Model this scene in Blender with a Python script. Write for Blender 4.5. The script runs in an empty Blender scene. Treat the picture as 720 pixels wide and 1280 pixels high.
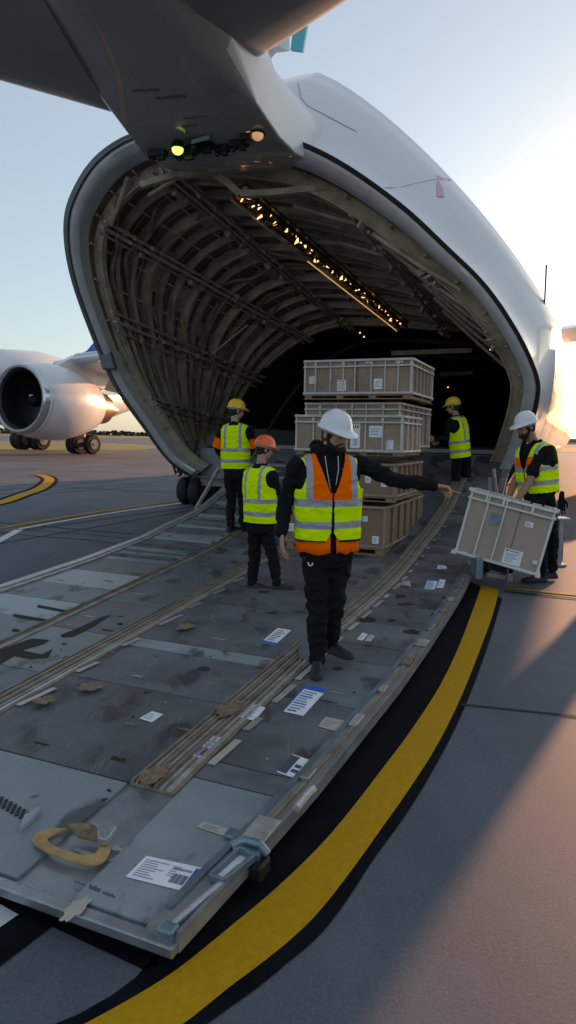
import bpy, bmesh, math, random
from mathutils import Vector, Matrix, noise
random.seed(7)
S = bpy.context.scene
COL = S.collection
R = math.radians
# ------------------------------------------------------------------ camera frame (metres, Z up, looking along +Y)
F = 850.0; PITCH = math.atan(93 / F); ROLL = R(1.05); H = 1.68
fw = Vector((0, math.cos(PITCH), -math.sin(PITCH)))
r0 = Vector((1, 0, 0)); u0 = Vector((0, math.sin(PITCH), math.cos(PITCH)))
rt = r0 * math.cos(ROLL) + u0 * math.sin(ROLL)
up = u0 * math.cos(ROLL) - r0 * math.sin(ROLL)
CAM = Vector((0, 0, H))
YA = R(23); L = Vector((math.cos(YA), -math.sin(YA), 0)); A = Vector((math.sin(YA), math.cos(YA), 0)); Z = Vector((0, 0, 1))

def ray(x, y): return fw * F + rt * (x - 360) + up * (640 - y)
def onz(x, y, z=0.0):
    d = ray(x, y); return CAM + d * ((z - H) / d.z)
def dep(x, y, Y):
    d = ray(x, y); return CAM + d * (Y / d.y)
def slant(x, y, t0, k, z0=.8):
    d = ray(x, y); dt = d.dot(A)
    return CAM + d * ((t0 - k * (H - z0)) / (dt + k * d.z))
def W(u, t, z=0.0): return L * u + A * t + Z * z
def UT(p): return p.dot(L), p.dot(A)

# ------------------------------------------------------------------ materials
M = {}
def mat(name, col, rough=.5, metal=0., var=0., scale=4., bump=0., bscale=None, emit=None, es=1., col2=None, spec=.5, stretch=None, coat=0.):
    m = bpy.data.materials.new(name); m.use_nodes = True
    nt = m.node_tree; n = nt.nodes; b = n['Principled BSDF']
    b.inputs['Base Color'].default_value = (*col, 1); b.inputs['Roughness'].default_value = rough
    b.inputs['Metallic'].default_value = metal; b.inputs['Specular IOR Level'].default_value = spec
    b.inputs['Coat Weight'].default_value = coat
    if emit: b.inputs['Emission Color'].default_value = (*emit, 1); b.inputs['Emission Strength'].default_value = es
    if var or bump:
        tc = n.new('ShaderNodeTexCoord'); mp = n.new('ShaderNodeMapping'); nt.links.new(tc.outputs['Object'], mp.inputs[0])
        if stretch: mp.inputs['Scale'].default_value = stretch
        nz = n.new('ShaderNodeTexNoise'); nz.inputs['Scale'].default_value = scale; nz.inputs['Detail'].default_value = 8; nz.inputs['Roughness'].default_value = .65
        nt.links.new(mp.outputs[0], nz.inputs['Vector'])
        if var:
            rp = n.new('ShaderNodeValToRGB'); rp.color_ramp.elements[0].position = .32; rp.color_ramp.elements[1].position = .68
            c2 = col2 or tuple(min(1, c * (1 + var)) for c in col); c1 = col if col2 else tuple(c * (1 - var) for c in col)
            rp.color_ramp.elements[0].color = (*c1, 1); rp.color_ramp.elements[1].color = (*c2, 1)
            nt.links.new(nz.outputs['Fac'], rp.inputs[0]); nt.links.new(rp.outputs[0], b.inputs['Base Color'])
            rr = n.new('ShaderNodeMapRange'); rr.inputs['To Min'].default_value = max(.03, rough - .12); rr.inputs['To Max'].default_value = min(1, rough + .12)
            nt.links.new(nz.outputs['Fac'], rr.inputs[0]); nt.links.new(rr.outputs[0], b.inputs['Roughness'])
        if bump:
            n2 = n.new('ShaderNodeTexNoise'); n2.inputs['Scale'].default_value = bscale or scale * 6; n2.inputs['Detail'].default_value = 6
            nt.links.new(mp.outputs[0], n2.inputs['Vector'])
            bp = n.new('ShaderNodeBump'); bp.inputs['Strength'].default_value = bump; bp.inputs['Distance'].default_value = .02
            nt.links.new(n2.outputs['Fac'], bp.inputs['Height']); nt.links.new(bp.outputs[0], b.inputs['Normal'])
    M[name] = m; return m

mat('yellow_paint', (.47, .26, .006), .75, var=.13, scale=34, bump=.05, bscale=120, spec=.12)
mat('black_paint_and_shade', (.006, .007, .010), .85, var=.5, scale=6, bump=.05, bscale=90, spec=.06)
mat('white_paint', (.62, .64, .66), .6, var=.15, scale=5)
mat('joint', (.02, .018, .016), .9)
mat('grass', (.15, .14, .012), .95, var=.4, scale=.05)
mat('skin_white', (.70, .71, .73), .24, var=.05, scale=.5, coat=.3, bump=.05, bscale=1.1)
mat('skin_side', (.74, .73, .74), .30, var=.06, scale=.7, coat=.2)
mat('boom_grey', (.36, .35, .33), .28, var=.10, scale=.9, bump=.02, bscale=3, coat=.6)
mat('tail_grey', (.28, .28, .28), .4, var=.08, scale=.8)
mat('panel_line', (.10, .10, .11), .6)
mat('seal', (.015, .015, .017), .6)
mat('rim_metal', (.56, .56, .58), .38, metal=.25, var=.12, scale=2.5, bump=.05)
mat('rim_dark', (.10, .105, .12), .45, metal=.3, var=.2, scale=2)
mat('liner', (.125, .10, .072), .7, var=.45, scale=2.2, bump=.7, bscale=9)
mat('frame_paint', (.42, .355, .265), .55, var=.35, scale=3, bump=.3, bscale=25)
mat('longeron_paint', (.32, .275, .21), .5, var=.35, scale=5, bump=.3, bscale=25)
mat('hose', (.20, .17, .125), .5, var=.45, scale=4)
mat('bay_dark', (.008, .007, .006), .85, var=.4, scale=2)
mat('bay_floor', (.22, .225, .235), .5, metal=.2, var=.2, scale=3)
mat('cyan_paint', (.10, .45, .55), .35)
mat('blue_paint', (.02, .09, .42), .3, coat=.3)
mat('red_paint', (.72, .38, .42), .35)
mat('lamp_warm', (.9, .6, .3), .3, emit=(1., .50, .18), es=1.5)
mat('lamp_edge', (.5, .3, .12), .4, emit=(1., .5, .16), es=.28)
mat('seam_pale', (.46, .47, .49), .5)
mat('lamp_green', (.6, .8, .2), .2, emit=(.55, .95, .12), es=.9)
mat('lamp_amber', (.9, .6, .3), .2, emit=(1., .50, .22), es=.22)
mat('lamp_work', (.9, .6, .3), .2, emit=(1., .62, .30), es=10.)
mat('bay_lamp', (.9, .5, .2), .3, emit=(1., .42, .12), es=1.2)
mat('black_metal', (.02, .02, .022), .45, metal=.4, var=.4, scale=6)
mat('rubber', (.013, .013, .014), .75, var=.3, scale=8, bump=.3, bscale=60)
mat('hub_metal', (.30, .27, .25), .4, metal=.6)
mat('steel', (.36, .38, .41), .35, metal=.7, var=.18, scale=7, bump=.08, bscale=60)
mat('steel_blue', (.19, .25, .30), .4, metal=.55, var=.25, scale=6, bump=.1)
mat('lip_metal', (.55, .57, .60), .18, metal=.9)
mat('fan_dark', (.02, .022, .026), .4, metal=.4)
mat('exhaust', (.32, .20, .12), .3, metal=.8)
mat('cardboard', (.32, .24, .18), .8, var=.24, scale=3.5, bump=.25, bscale=20)
mat('cardboard_dark', (.235, .155, .10), .8, var=.14, scale=2.5, bump=.25, bscale=20)
mat('cardboard_pale', (.40, .315, .265), .75, var=.10, scale=3, bump=.15, bscale=20)
mat('crate_frame', (.52, .50, .48), .5, var=.18, scale=6, bump=.1)
mat('crate_frame_white', (.64, .65, .63), .45, var=.12, scale=6)
mat('pallet_wood', (.30, .19, .11), .85, var=.3, scale=5, stretch=(1, 8, 8))
mat('paper', (.78, .80, .85), .6, var=.06, scale=9)
mat('paper_cream', (.42, .38, .33), .7, var=.10, scale=9)
mat('print_dark', (.06, .07, .12), .7)
mat('print_blue', (.03, .13, .50), .55)
mat('print_grey', (.25, .28, .38), .7)
mat('print_red', (.5, .04, .06), .6)
mat('tape_tan', (.20, .14, .085), .75, var=.5, scale=22, bump=.4, bscale=60)
mat('track_tan', (.25, .205, .155), .55, var=.35, scale=7, bump=.2, metal=.25)
mat('track_pale', (.42, .41, .40), .4, var=.3, scale=7, metal=.35, bump=.15)
mat('edge_metal', (.30, .29, .29), .38, var=.22, scale=5, metal=.4, bump=.12, bscale=30)
mat('ochre_plastic', (.40, .26, .10), .65, var=.25, scale=12)
mat('hiviz', (.72, 1.0, .0), .85, var=.04, scale=10, bump=.2, bscale=18, spec=.05)
mat('hiviz_orange', (1.0, .15, .0), .85, bump=.2, bscale=18, spec=.04)
mat('reflective', (.34, .355, .39), .5, metal=.1, bump=.1, bscale=30)
mat('black_cloth', (.010, .010, .012), .9, bump=.3, bscale=25, spec=.15)
mat('navy_shoe', (.014, .016, .024), .7, var=.3, scale=20)
mat('skin', (.44, .235, .165), .5, var=.08, scale=14)
mat('skin_tan', (.34, .17, .11), .5, var=.08, scale=14)
mat('hair', (.012, .009, .008), .7, bump=.6, bscale=180)
mat('lip', (.36, .13, .11), .45)
mat('eye', (.5, .48, .46), .2)
mat('helmet_white', (.72, .74, .77), .28, coat=.4)
mat('helmet_yellow', (.85, .50, .01), .3, coat=.4)
mat('helmet_orange', (.90, .12, .01), .3, coat=.4)
mat('strap', (.30, .31, .33), .6)
mat('cord', (.5, .5, .5), .7)
mat('leaf', (.05, .06, .04), .9, var=.3, scale=.05)
mat('bark', (.06, .045, .035), .9)
mat('wall_pale', (.5, .48, .45), .8)
mat('glass', (.04, .05, .06), .1)
mat('cabinet', (.25, .27, .28), .45, var=.1, scale=3)

def concrete():
    m = bpy.data.materials.new('concrete'); m.use_nodes = True; nt = m.node_tree; n = nt.nodes; b = n['Principled BSDF']
    tc = n.new('ShaderNodeTexCoord')
    def nz(s, d=8, st=None):
        x = n.new('ShaderNodeTexNoise'); x.inputs['Scale'].default_value = s; x.inputs['Detail'].default_value = d; x.inputs['Roughness'].default_value = .7
        if st:
            mp = n.new('ShaderNodeMapping'); mp.inputs['Scale'].default_value = st; mp.inputs['Rotation'].default_value = (0, 0, YA)
            nt.links.new(tc.outputs['Object'], mp.inputs[0]); nt.links.new(mp.outputs[0], x.inputs['Vector'])
        else: nt.links.new(tc.outputs['Object'], x.inputs['Vector'])
        return x
    a = nz(.35, 6); r1 = n.new('ShaderNodeValToRGB'); r1.color_ramp.elements[0].position = .3; r1.color_ramp.elements[1].position = .7
    r1.color_ramp.elements[0].color = (.100, .114, .140, 1); r1.color_ramp.elements[1].color = (.158, .176, .210, 1)
    nt.links.new(a.outputs['Fac'], r1.inputs[0])
    c = nz(75, 5); r2 = n.new('ShaderNodeValToRGB'); r2.color_ramp.elements[0].position = .25; r2.color_ramp.elements[1].position = .75
    r2.color_ramp.elements[0].color = (.66, .66, .66, 1); r2.color_ramp.elements[1].color = (1.2, 1.2, 1.2, 1)
    nt.links.new(c.outputs['Fac'], r2.inputs[0])
    mx = n.new('ShaderNodeMix'); mx.data_type = 'RGBA'; mx.blend_type = 'MULTIPLY'; mx.inputs['Factor'].default_value = 1
    nt.links.new(r1.outputs[0], mx.inputs[6]); nt.links.new(r2.outputs[0], mx.inputs[7])
    d = nz(.5, 7, (1.2, .12, 1)); r3 = n.new('ShaderNodeValToRGB'); r3.color_ramp.elements[0].position = .35; r3.color_ramp.elements[1].position = .6
    r3.color_ramp.elements[0].color = (.68, .68, .70, 1); r3.color_ramp.elements[1].color = (1, 1, 1, 1); nt.links.new(d.outputs['Fac'], r3.inputs[0])
    m2 = n.new('ShaderNodeMix'); m2.data_type = 'RGBA'; m2.blend_type = 'MULTIPLY'; m2.inputs['Factor'].default_value = .8
    nt.links.new(mx.outputs[2], m2.inputs[6]); nt.links.new(r3.outputs[0], m2.inputs[7]); nt.links.new(m2.outputs[2], b.inputs['Base Color'])
    b.inputs['Roughness'].default_value = .72; b.inputs['Specular IOR Level'].default_value = .18
    e = nz(90, 5); bp = n.new('ShaderNodeBump'); bp.inputs['Strength'].default_value = .25; bp.inputs['Distance'].default_value = .004
    nt.links.new(e.outputs['Fac'], bp.inputs['Height']); nt.links.new(bp.outputs[0], b.inputs['Normal'])
    M['concrete'] = m
concrete()

def deck(name, c1, c2, rough, dirt=(.03, .03, .032), dpos=.60):
    m = bpy.data.materials.new(name); m.use_nodes = True; nt = m.node_tree; n = nt.nodes; b = n['Principled BSDF']
    tc = n.new('ShaderNodeTexCoord'); oi = n.new('ShaderNodeObjectInfo')
    ad = n.new('ShaderNodeVectorMath'); nt.links.new(tc.outputs['Object'], ad.inputs[0])
    sc_ = n.new('ShaderNodeVectorMath'); sc_.operation = 'SCALE'; sc_.inputs[0].default_value = (13, 7, 3); nt.links.new(oi.outputs['Random'], sc_.inputs['Scale']); nt.links.new(sc_.outputs[0], ad.inputs[1])
    def nz(s, d=8, r=.65, st=None):
        x = n.new('ShaderNodeTexNoise'); x.inputs['Scale'].default_value = s; x.inputs['Detail'].default_value = d; x.inputs['Roughness'].default_value = r
        if st:
            mp = n.new('ShaderNodeMapping'); mp.inputs['Rotation'].default_value = (0, 0, -YA); mp.inputs['Scale'].default_value = st; nt.links.new(ad.outputs[0], mp.inputs[0]); nt.links.new(mp.outputs[0], x.inputs['Vector'])
        else: nt.links.new(ad.outputs[0], x.inputs['Vector'])
        return x
    a = nz(2.2); r1 = n.new('ShaderNodeValToRGB'); r1.color_ramp.elements[0].position = .3; r1.color_ramp.elements[1].position = .72
    r1.color_ramp.elements[0].color = (*c1, 1); r1.color_ramp.elements[1].color = (*c2, 1); nt.links.new(a.outputs['Fac'], r1.inputs[0])
    hv = n.new('ShaderNodeMapRange'); hv.inputs['To Min'].default_value = .72; hv.inputs['To Max'].default_value = 1.2; nt.links.new(oi.outputs['Random'], hv.inputs[0])
    m0 = n.new('ShaderNodeVectorMath'); m0.operation = 'SCALE'; nt.links.new(r1.outputs[0], m0.inputs[0]); nt.links.new(hv.outputs[0], m0.inputs['Scale'])
    d = nz(3.5, 5, .55, (1, .5, 1)); r3 = n.new('ShaderNodeValToRGB'); r3.color_ramp.elements[0].position = dpos; r3.color_ramp.elements[1].position = dpos + .07
    r3.color_ramp.elements[0].color = (0, 0, 0, 1); r3.color_ramp.elements[1].color = (.75, .75, .75, 1); nt.links.new(d.outputs['Fac'], r3.inputs[0])
    mx = n.new('ShaderNodeMix'); mx.data_type = 'RGBA'; nt.links.new(r3.outputs[0], mx.inputs['Factor']); nt.links.new(m0.outputs[0], mx.inputs[6]); mx.inputs[7].default_value = (*dirt, 1)
    s = nz(26, 3, .5, (3, .12, 1)); r4 = n.new('ShaderNodeValToRGB'); r4.color_ramp.elements[0].position = .66; r4.color_ramp.elements[1].position = .72
    r4.color_ramp.elements[0].color = (0, 0, 0, 1); r4.color_ramp.elements[1].color = (.35, .35, .35, 1); nt.links.new(s.outputs['Fac'], r4.inputs[0])
    m3 = n.new('ShaderNodeMix'); m3.data_type = 'RGBA'; nt.links.new(r4.outputs[0], m3.inputs['Factor']); nt.links.new(mx.outputs[2], m3.inputs[6]); m3.inputs[7].default_value = (.38, .38, .37, 1)
    nt.links.new(m3.outputs[2], b.inputs['Base Color'])
    rr = n.new('ShaderNodeMapRange'); rr.inputs['To Min'].default_value = rough - .15; rr.inputs['To Max'].default_value = rough + .2; nt.links.new(a.outputs['Fac'], rr.inputs[0]); nt.links.new(rr.outputs[0], b.inputs['Roughness'])
    b.inputs['Metallic'].default_value = .15
    e = nz(60, 4); bp = n.new('ShaderNodeBump'); bp.inputs['Strength'].default_value = .25; bp.inputs['Distance'].default_value = .004
    nt.links.new(e.outputs['Fac'], bp.inputs['Height']); nt.links.new(bp.outputs[0], b.inputs['Normal'])
    M[name] = m
deck('deck_dark', (.070, .075, .090), (.175, .18, .20), .50, dpos=.56)
deck('deck_blue', (.20, .245, .275), (.33, .38, .41), .42, dpos=.62)
deck('deck_mid', (.11, .132, .146), (.20, .228, .245), .48, dpos=.57)

# ------------------------------------------------------------------ mesh builder (world coordinates, base subtracted)
class MB:
    def __init__(s): s.v = []; s.f = []; s.m = []
    def add(s, vs, fs, mi=0):
        b = len(s.v); s.v += [Vector(v) for v in vs]; s.f += [tuple(i + b for i in f) for f in fs]; s.m += [mi] * len(fs); return s
    def hexa(s, p, mi=0):  # 8 corners: bottom 0-3 ccw, top 4-7
        return s.add(p, [(3, 2, 1, 0), (4, 5, 6, 7), (0, 1, 5, 4), (1, 2, 6, 5), (2, 3, 7, 6), (3, 0, 4, 7)], mi)
    def box(s, c, sx, sy, sz, ax=None, ay=None, az=None, mi=0):
        ax = (ax or Vector((1, 0, 0))) * (sx / 2); ay = (ay or Vector((0, 1, 0))) * (sy / 2); az = (az or Z) * (sz / 2); c = Vector(c)
        return s.hexa([c - ax - ay - az, c + ax - ay - az, c + ax + ay - az, c - ax + ay - az, c - ax - ay + az, c + ax - ay + az, c + ax + ay + az, c - ax + ay + az], mi)
    def ub(s, u0, u1, t0, t1, z0, z1, mi=0):
        return s.hexa([W(u0, t0, z0), W(u1, t0, z0), W(u1, t1, z0), W(u0, t1, z0), W(u0, t0, z1), W(u1, t0, z1), W(u1, t1, z1), W(u0, t1, z1)], mi)
    def bar(s, p, q, w, h=None, side=None, mi=0):
        p = Vector(p); q = Vector(q); d = q - p
        if d.length < 1e-6: return s
        d.normalize(); sd = side or (Z if abs(d.z) < .9 else Vector((1, 0, 0)))
        a = d.cross(sd).normalized(); b = a.cross(d).normalized(); return s.box((p + q) / 2, w, h or w, (q - p).length, a, b, d, mi)
    def loft(s, rings, closed=True, cap0=True, cap1=True, mi=0):
        b = len(s.v); n = len(rings[0])
        for r in rings: s.v += [Vector(p) for p in r]
        for i in range(len(rings) - 1):
            for j in range(n if closed else n - 1):
                k = (j + 1) % n
                s.f.append((b + i * n + j, b + i * n + k, b + (i + 1) * n + k, b + (i + 1) * n + j)); s.m.append(mi)
        if cap0: s.f.append(tuple(b + j for j in range(n))[::-1]); s.m.append(mi)
        if cap1: s.f.append(tuple(b + (len(rings) - 1) * n + j for j in range(n))); s.m.append(mi)
        return s
    def tube(s, pts, r, n=8, mi=0, cap=True):
        pts = [Vector(p) for p in pts]; rings = []; ref = None
        for i, p in enumerate(pts):
            d = (pts[min(i + 1, len(pts) - 1)] - pts[max(i - 1, 0)])
            if d.length < 1e-9: d = Vector((0, 0, 1))
            d.normalize()
            if ref is None: ref = d.orthogonal().normalized()
            a = (ref - d * ref.dot(d)).normalized(); b2 = d.cross(a); ref = a
            rr = r[i] if isinstance(r, (list, tuple)) else r
            rings.append([p + a * math.cos(2 * math.pi * k / n) * rr + b2 * math.sin(2 * math.pi * k / n) * rr for k in range(n)])
        return s.loft(rings, True, cap, cap, mi)
    def prof(s, pts, w, h, inw, mi=0, closed=False):   # rectangular section along a path; inw = inward vectors
        rings = []; N = len(pts)
        for i in range(N):
            d = (pts[min(i + 1, N - 1)] - pts[max(i - 1, 0)]).normalized(); n_ = inw[i]; sd = d.cross(n_).normalized()
            p = pts[i]; rings.append([p - sd * w / 2, p + sd * w / 2, p + sd * w / 2 + n_ * h, p - sd * w / 2 + n_ * h])
        return s.loft(rings, True, True, True, mi)
    def sheet(s, left, right, mi=0):
        n = len(left); vs = left + right
        return s.add(vs, [(i, n + i, n + i + 1, i + 1) for i in range(n - 1)], mi)
    def poly(s, pts, mi=0): return s.add(pts, [tuple(range(len(pts)))], mi)
    def slab(s, pts, off, mi=0):  # thick polygon
        n = len(pts); off = Vector(off); vs = list(pts) + [Vector(p) + off for p in pts]
        return s.add(vs, [tuple(range(n))[::-1], tuple(range(n, 2 * n))] + [(i, (i + 1) % n, n + (i + 1) % n, n + i) for i in range(n)], mi)
    def build(s, name, mats, parent=None, smooth=False, base=None, bevel=0.):
        o = None
        base = Vector(base) if base is not None else (BASE.get(root_of(parent).name, Vector()) if parent else Vector())
        me = bpy.data.meshes.new(name); me.from_pydata([v - base for v in s.v], [], s.f); me.update()
        for m in ([mats] if isinstance(mats, str) else mats): me.materials.append(M[m])
        me.polygons.foreach_set('material_index', s.m)
        bm = bmesh.new(); bm.from_mesh(me); bmesh.ops.recalc_face_normals(bm, faces=bm.faces); bm.to_mesh(me); bm.free()
        if smooth: smooth_mesh(me)
        o = bpy.data.objects.new(name, me); COL.objects.link(o)
        if parent: o.parent = parent
        else: o.location = base
        if bevel:
            b = o.modifiers.new('bevel', 'BEVEL'); b.width = bevel; b.segments = 2; b.limit_method = 'ANGLE'
        return o
BASE = {}
def smooth_mesh(me, ang=40):
    me.polygons.foreach_set('use_smooth', [True] * len(me.polygons))
    bm = bmesh.new(); bm.from_mesh(me)
    for e in bm.edges:
        if len(e.link_faces) == 2 and e.calc_face_angle(0) > R(ang): e.smooth = False
    bm.to_mesh(me); bm.free()
def root_of(o):
    while o.parent: o = o.parent
    return o
def thing(name, base, label, cat, group=None):
    o = bpy.data.objects.new(name, None); COL.objects.link(o); o.location = base; o.empty_display_size = .2
    BASE[o.name] = Vector(base); o['label'] = label; o['category'] = cat
    if group: o['group'] = group
    return o
def tag(o, label, cat, group=None):
    o['label'] = label; o['category'] = cat
    if group: o['group'] = group
    return o
def struct(o, kind='structure'): o['kind'] = kind; return o
def cr(P, n):   # catmull-rom resample of open list to n points (index-uniform)
    out = []; m = len(P) - 1
    for i in range(n):
        x = i / (n - 1) * m; k = min(int(x), m - 1); f = x - k
        p0 = P[max(k - 1, 0)]; p1 = P[k]; p2 = P[k + 1]; p3 = P[min(k + 2, m)]
        out.append(.5 * ((2 * p1) + (p2 - p0) * f + (2 * p0 - 5 * p1 + 4 * p2 - p3) * f * f + (3 * p1 - p0 - 3 * p2 + p3) * f ** 3))
    return out
def smooth01(x): x = max(0, min(1, x)); return x * x * (3 - 2 * x)

# ------------------------------------------------------------------ ground and markings
g = MB(); g.poly([Vector((-2500, -60, 0)), Vector((2500, -60, 0)), Vector((2500, 4000, 0)), Vector((-2500, 4000, 0))])
struct(g.build('ground', 'concrete'))
def marking(name, left, right, m, z, n=40):
    a = cr([onz(*p, z) for p in left], n); b = cr([onz(*p, z) for p in right], n)
    return struct(MB().sheet(a, b).build(name, m))
YL = [(40, 1315), (105, 1280), (165, 1247), (222, 1211), (289, 1157), (344, 1111), (400, 1057), (440, 1010), (480, 958), (513, 914), (550, 857), (574, 807), (592, 760), (602, 731)]
YR = [(120, 1345), (222, 1284), (258, 1257), (289, 1232), (333, 1199), (368, 1170), (400, 1138), (440, 1087), (480, 1031), (511, 987), (546, 932), (576, 872), (600, 812), (616, 768), (624, 737)]
BR = [(160, 1350), (255, 1290), (298, 1260), (335, 1235), (372, 1203), (412, 1168), (448, 1118), (482, 1062), (516, 1016), (552, 955), (585, 887), (608, 825), (625, 770), (632, 740)]
BL = [(-60, 1300), (70, 1280), (180, 1212), (200, 1150), (260, 1100), (320, 1050), (360, 1000), (420, 930), (460, 880), (500, 830), (540, 770), (560, 740), (575, 720)]
BR = [(a[0] + (b[0] - a[0]) * .72, a[1] + (b[1] - a[1]) * .72) for a, b in zip(YR, BR)]
marking('black_band_and_shade', BL, BR, 'black_paint_and_shade', .004)  # black border plus the shadow beside the ramp, painted as one dark sheet
marking('yellow_line', YL, YR, 'yellow_paint', .008)
struct(MB().poly([onz(*p, .004) for p in [(-40, 1060), (190, 1140), (200, 1205), (180, 1212), (120, 1184), (65, 1158), (-40, 1238)]]).build('black_band_and_shade', 'black_paint_and_shade'))
struct(MB().poly([onz(*p, .008) for p in [(-30, 1118), (0, 1130), (23, 1143), (-30, 1180)]]).build('white_line', 'white_paint'))
def line(name, pts, wpx, m, z):
    P = [onz(*p, z) for p in pts]; n = max(12, len(P) * 8) if len(P) > 2 else 2
    C_ = cr(P, n) if len(P) > 2 else P
    a = []; b = []
    for i, p in enumerate(C_):
        d = (C_[min(i + 1, n - 1)] - C_[max(i - 1, 0)]).normalized(); s_ = Vector((-d.y, d.x, 0)) * wpx / 2
        a.append(p + s_); b.append(p - s_)
    return struct(MB().sheet(a, b).build(name, m))
line('taxiway_line_border', [(-60, 640), (0, 628), (29, 618), (49, 611), (60, 603), (61, 598), (52, 594), (42, 593)], .62, 'black_paint_and_shade', .004)
line('taxiway_line', [(-60, 640), (0, 628), (29, 618), (49, 611), (60, 603), (61, 598), (52, 594), (42, 593)], .34, 'yellow_paint', .008)
line('taxiway_line', [(-60, 668), (0, 660), (29, 655), (140, 637), (262, 620)], .13, 'yellow_paint', .008)
line('white_line', [(-60, 700), (-20, 684), (0, 675), (24, 662)], .15, 'white_paint', .008)
line('white_line', [(24, 661), (140, 641), (262, 624)], .11, 'white_paint', .010)
line('taxiway_line_border', [(630, 739), (720, 748), (860, 762)], .05, 'black_paint_and_shade', .008)
line('taxiway_line', [(632, 735), (720, 743), (860, 757)], .07, 'yellow_paint', .008)
line('taxiway_line', [(702, 670), (720, 672), (800, 678)], .10, 'yellow_paint', .008)
line('slab_joint', [(576, 880), (720, 895), (960, 920)], .028, 'joint', .004)
line('slab_joint', [(-60, 654), (25, 668), (120, 676), (215, 694)], .04, 'joint', .004)
line('slab_joint', [(25, 662), (130, 670), (240, 683)], .03, 'joint', .004)
line('slab_joint', [(-40, 724), (100, 740)], .03, 'joint', .004)
for k in range(10):
    a = W(-8 - k * 7.5, -20, .004); b = W(-8 - k * 7.5, 160, .004)
    struct(MB().bar(a, b, .04, .002).build('slab_joint', 'joint'))
for k in range(12):
    a = W(-6.9 if k < 2 else -9, 9.5 + k * 7.5, .005); b = W(-120, 9.5 + k * 7.5, .005)
    struct(MB().bar(a, b, .04, .002).build('slab_joint', 'joint'))
    if k > 0:
        a = W(.3, 9.5 + k * 7.5, .005); b = W(90, 9.5 + k * 7.5, .005)
        struct(MB().bar(a, b, .04, .002).build('slab_joint', 'joint'))
mat('tyre_rubber', (.075, .076, .083), .8, var=.2, scale=3, spec=.15)
for x0, off in ((-9.5, 0), (-9.0, .4), (-15, .2), (-14.4, .6), (1.9, 0)):
    P = [W(x0 + off * .1 * k, 3 + k * 2.2 if x0 < 0 else .6 + k * .5, .0025) + Vector((.02 * k * k * (1 if x0 < 0 else .15), 0, 0)) for k in range(16)]
    P = cr(P, 60); struct(MB().sheet([p - L * .09 for p in P], [p + L * .09 for p in P]).build('tyre_mark', 'tyre_rubber'))
# grass strips and taxiway
def gpoly(name, pts, m, z, kind='structure'): return struct(MB().poly([onz(*p, z) for p in pts]).build(name, m), kind)
gpoly('grass', [(-700, 545), (-200, 551.5), (60, 552), (165, 555), (205, 558.5), (180, 562.5), (80, 563), (-200, 564), (-700, 565)], 'grass', .02)
struct(MB().poly([Vector((-2000, 330, .05)), Vector((2000, 330, .05)), Vector((2000, 3900, .05)), Vector((-2000, 3900, .05))]).build('grass_field', 'grass'))
struct(MB().poly([Vector((22, 118, .03)), Vector((400, 118, .03)), Vector((400, 230, .03)), Vector((22, 230, .03))]).build('grass_verge', 'grass'))
# far wood: one mass of leafy clumps
w = MB()
for k in range(2600):
    x = random.uniform(-900, 1200); y = random.uniform(820, 900); hgt = 4.6 + 2.0 * noise.noise(Vector((x * .015, 0, 3))) + 1.3 * noise.noise(Vector((x * .08, 0, 3)))
    z = random.uniform(0, max(2, hgt)); r = random.uniform(1.2, 3.2); c = Vector((x, y, z))
    for q in range(5):
        a = Vector((random.uniform(-1, 1), random.uniform(-1, 1), random.uniform(-1, 1))).normalized(); b = a.orthogonal().normalized(); e = a.cross(b)
        o_ = c + Vector((random.uniform(-r, r), random.uniform(-r, r), random.uniform(-r, r) * .6)); s_ = random.uniform(1.2, 2.6)
        w.poly([o_ + b * s_, o_ + e * s_, o_ - b * s_, o_ - e * s_])
struct(w.build('distant_wood', 'leaf'), 'stuff')
t_ = thing('terminal_building', Vector((262, 640, 0)), 'small pale building on the far horizon right of the white helmet worker', 'building')
MB().box((262, 640, 2.6), 14, 10, 5.2).build('wall', 'wall_pale', t_)
MB().box((262, 640, 5.4), 15, 11, .4).build('roof', 'steel', t_)
MB().box((262, 634.9, 3.2), 11, .3, 1.2).build('window', 'glass', t_)

# ------------------------------------------------------------------ cargo aircraft
RB = [((240, 596), (262, 594)), ((212, 576), (266, 572)), ((180, 532), (274, 548)), ((145, 480), (292, 515)), ((115, 410), (312, 484)), ((92, 340), (336, 454)), ((86, 280), (366, 430)), ((100, 235), (390, 416)),
      ((130, 195), (412, 408)), ((180, 168), (432, 404)), ((260, 163), (470, 403)), ((345, 170), (510, 404)), ((420, 200), (545, 406)), ((500, 255), (580, 409)), ((560, 310), (605, 413)), ((610, 360), (628, 420)),
      ((650, 420), (645, 436)), ((672, 470), (652, 470)), ((673, 500), (652, 500)), ((662, 540), (646, 540)), ((642, 590), (637, 575)), ((624, 616), (630, 608))]
NV = 106
KT = .65
rim = cr([slant(*a, 13.75, KT) for a, b in RB], NV)
secB = cr([slant(*b, 18.2, .2) for a, b in RB], NV)
cen = sum(rim, Vector()) / NV
def inward(p, c): 
    v = c - p; v -= A * v.dot(A); return v.normalized()
cin = W(-5.0, 12, 3.4)
rim_in = []
for p in rim:
    q = p + inward(p, W(-5.0, p.dot(A), 3.5)) * .26
    q -= A * (KT * (q.z - p.z)); rim_in.append(q)
FB = W(-5, 14, 0)
plane = thing('cargo_aircraft', FB, 'huge white cargo aircraft with its rear cargo door open above the ramp', 'aircraft')
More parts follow.
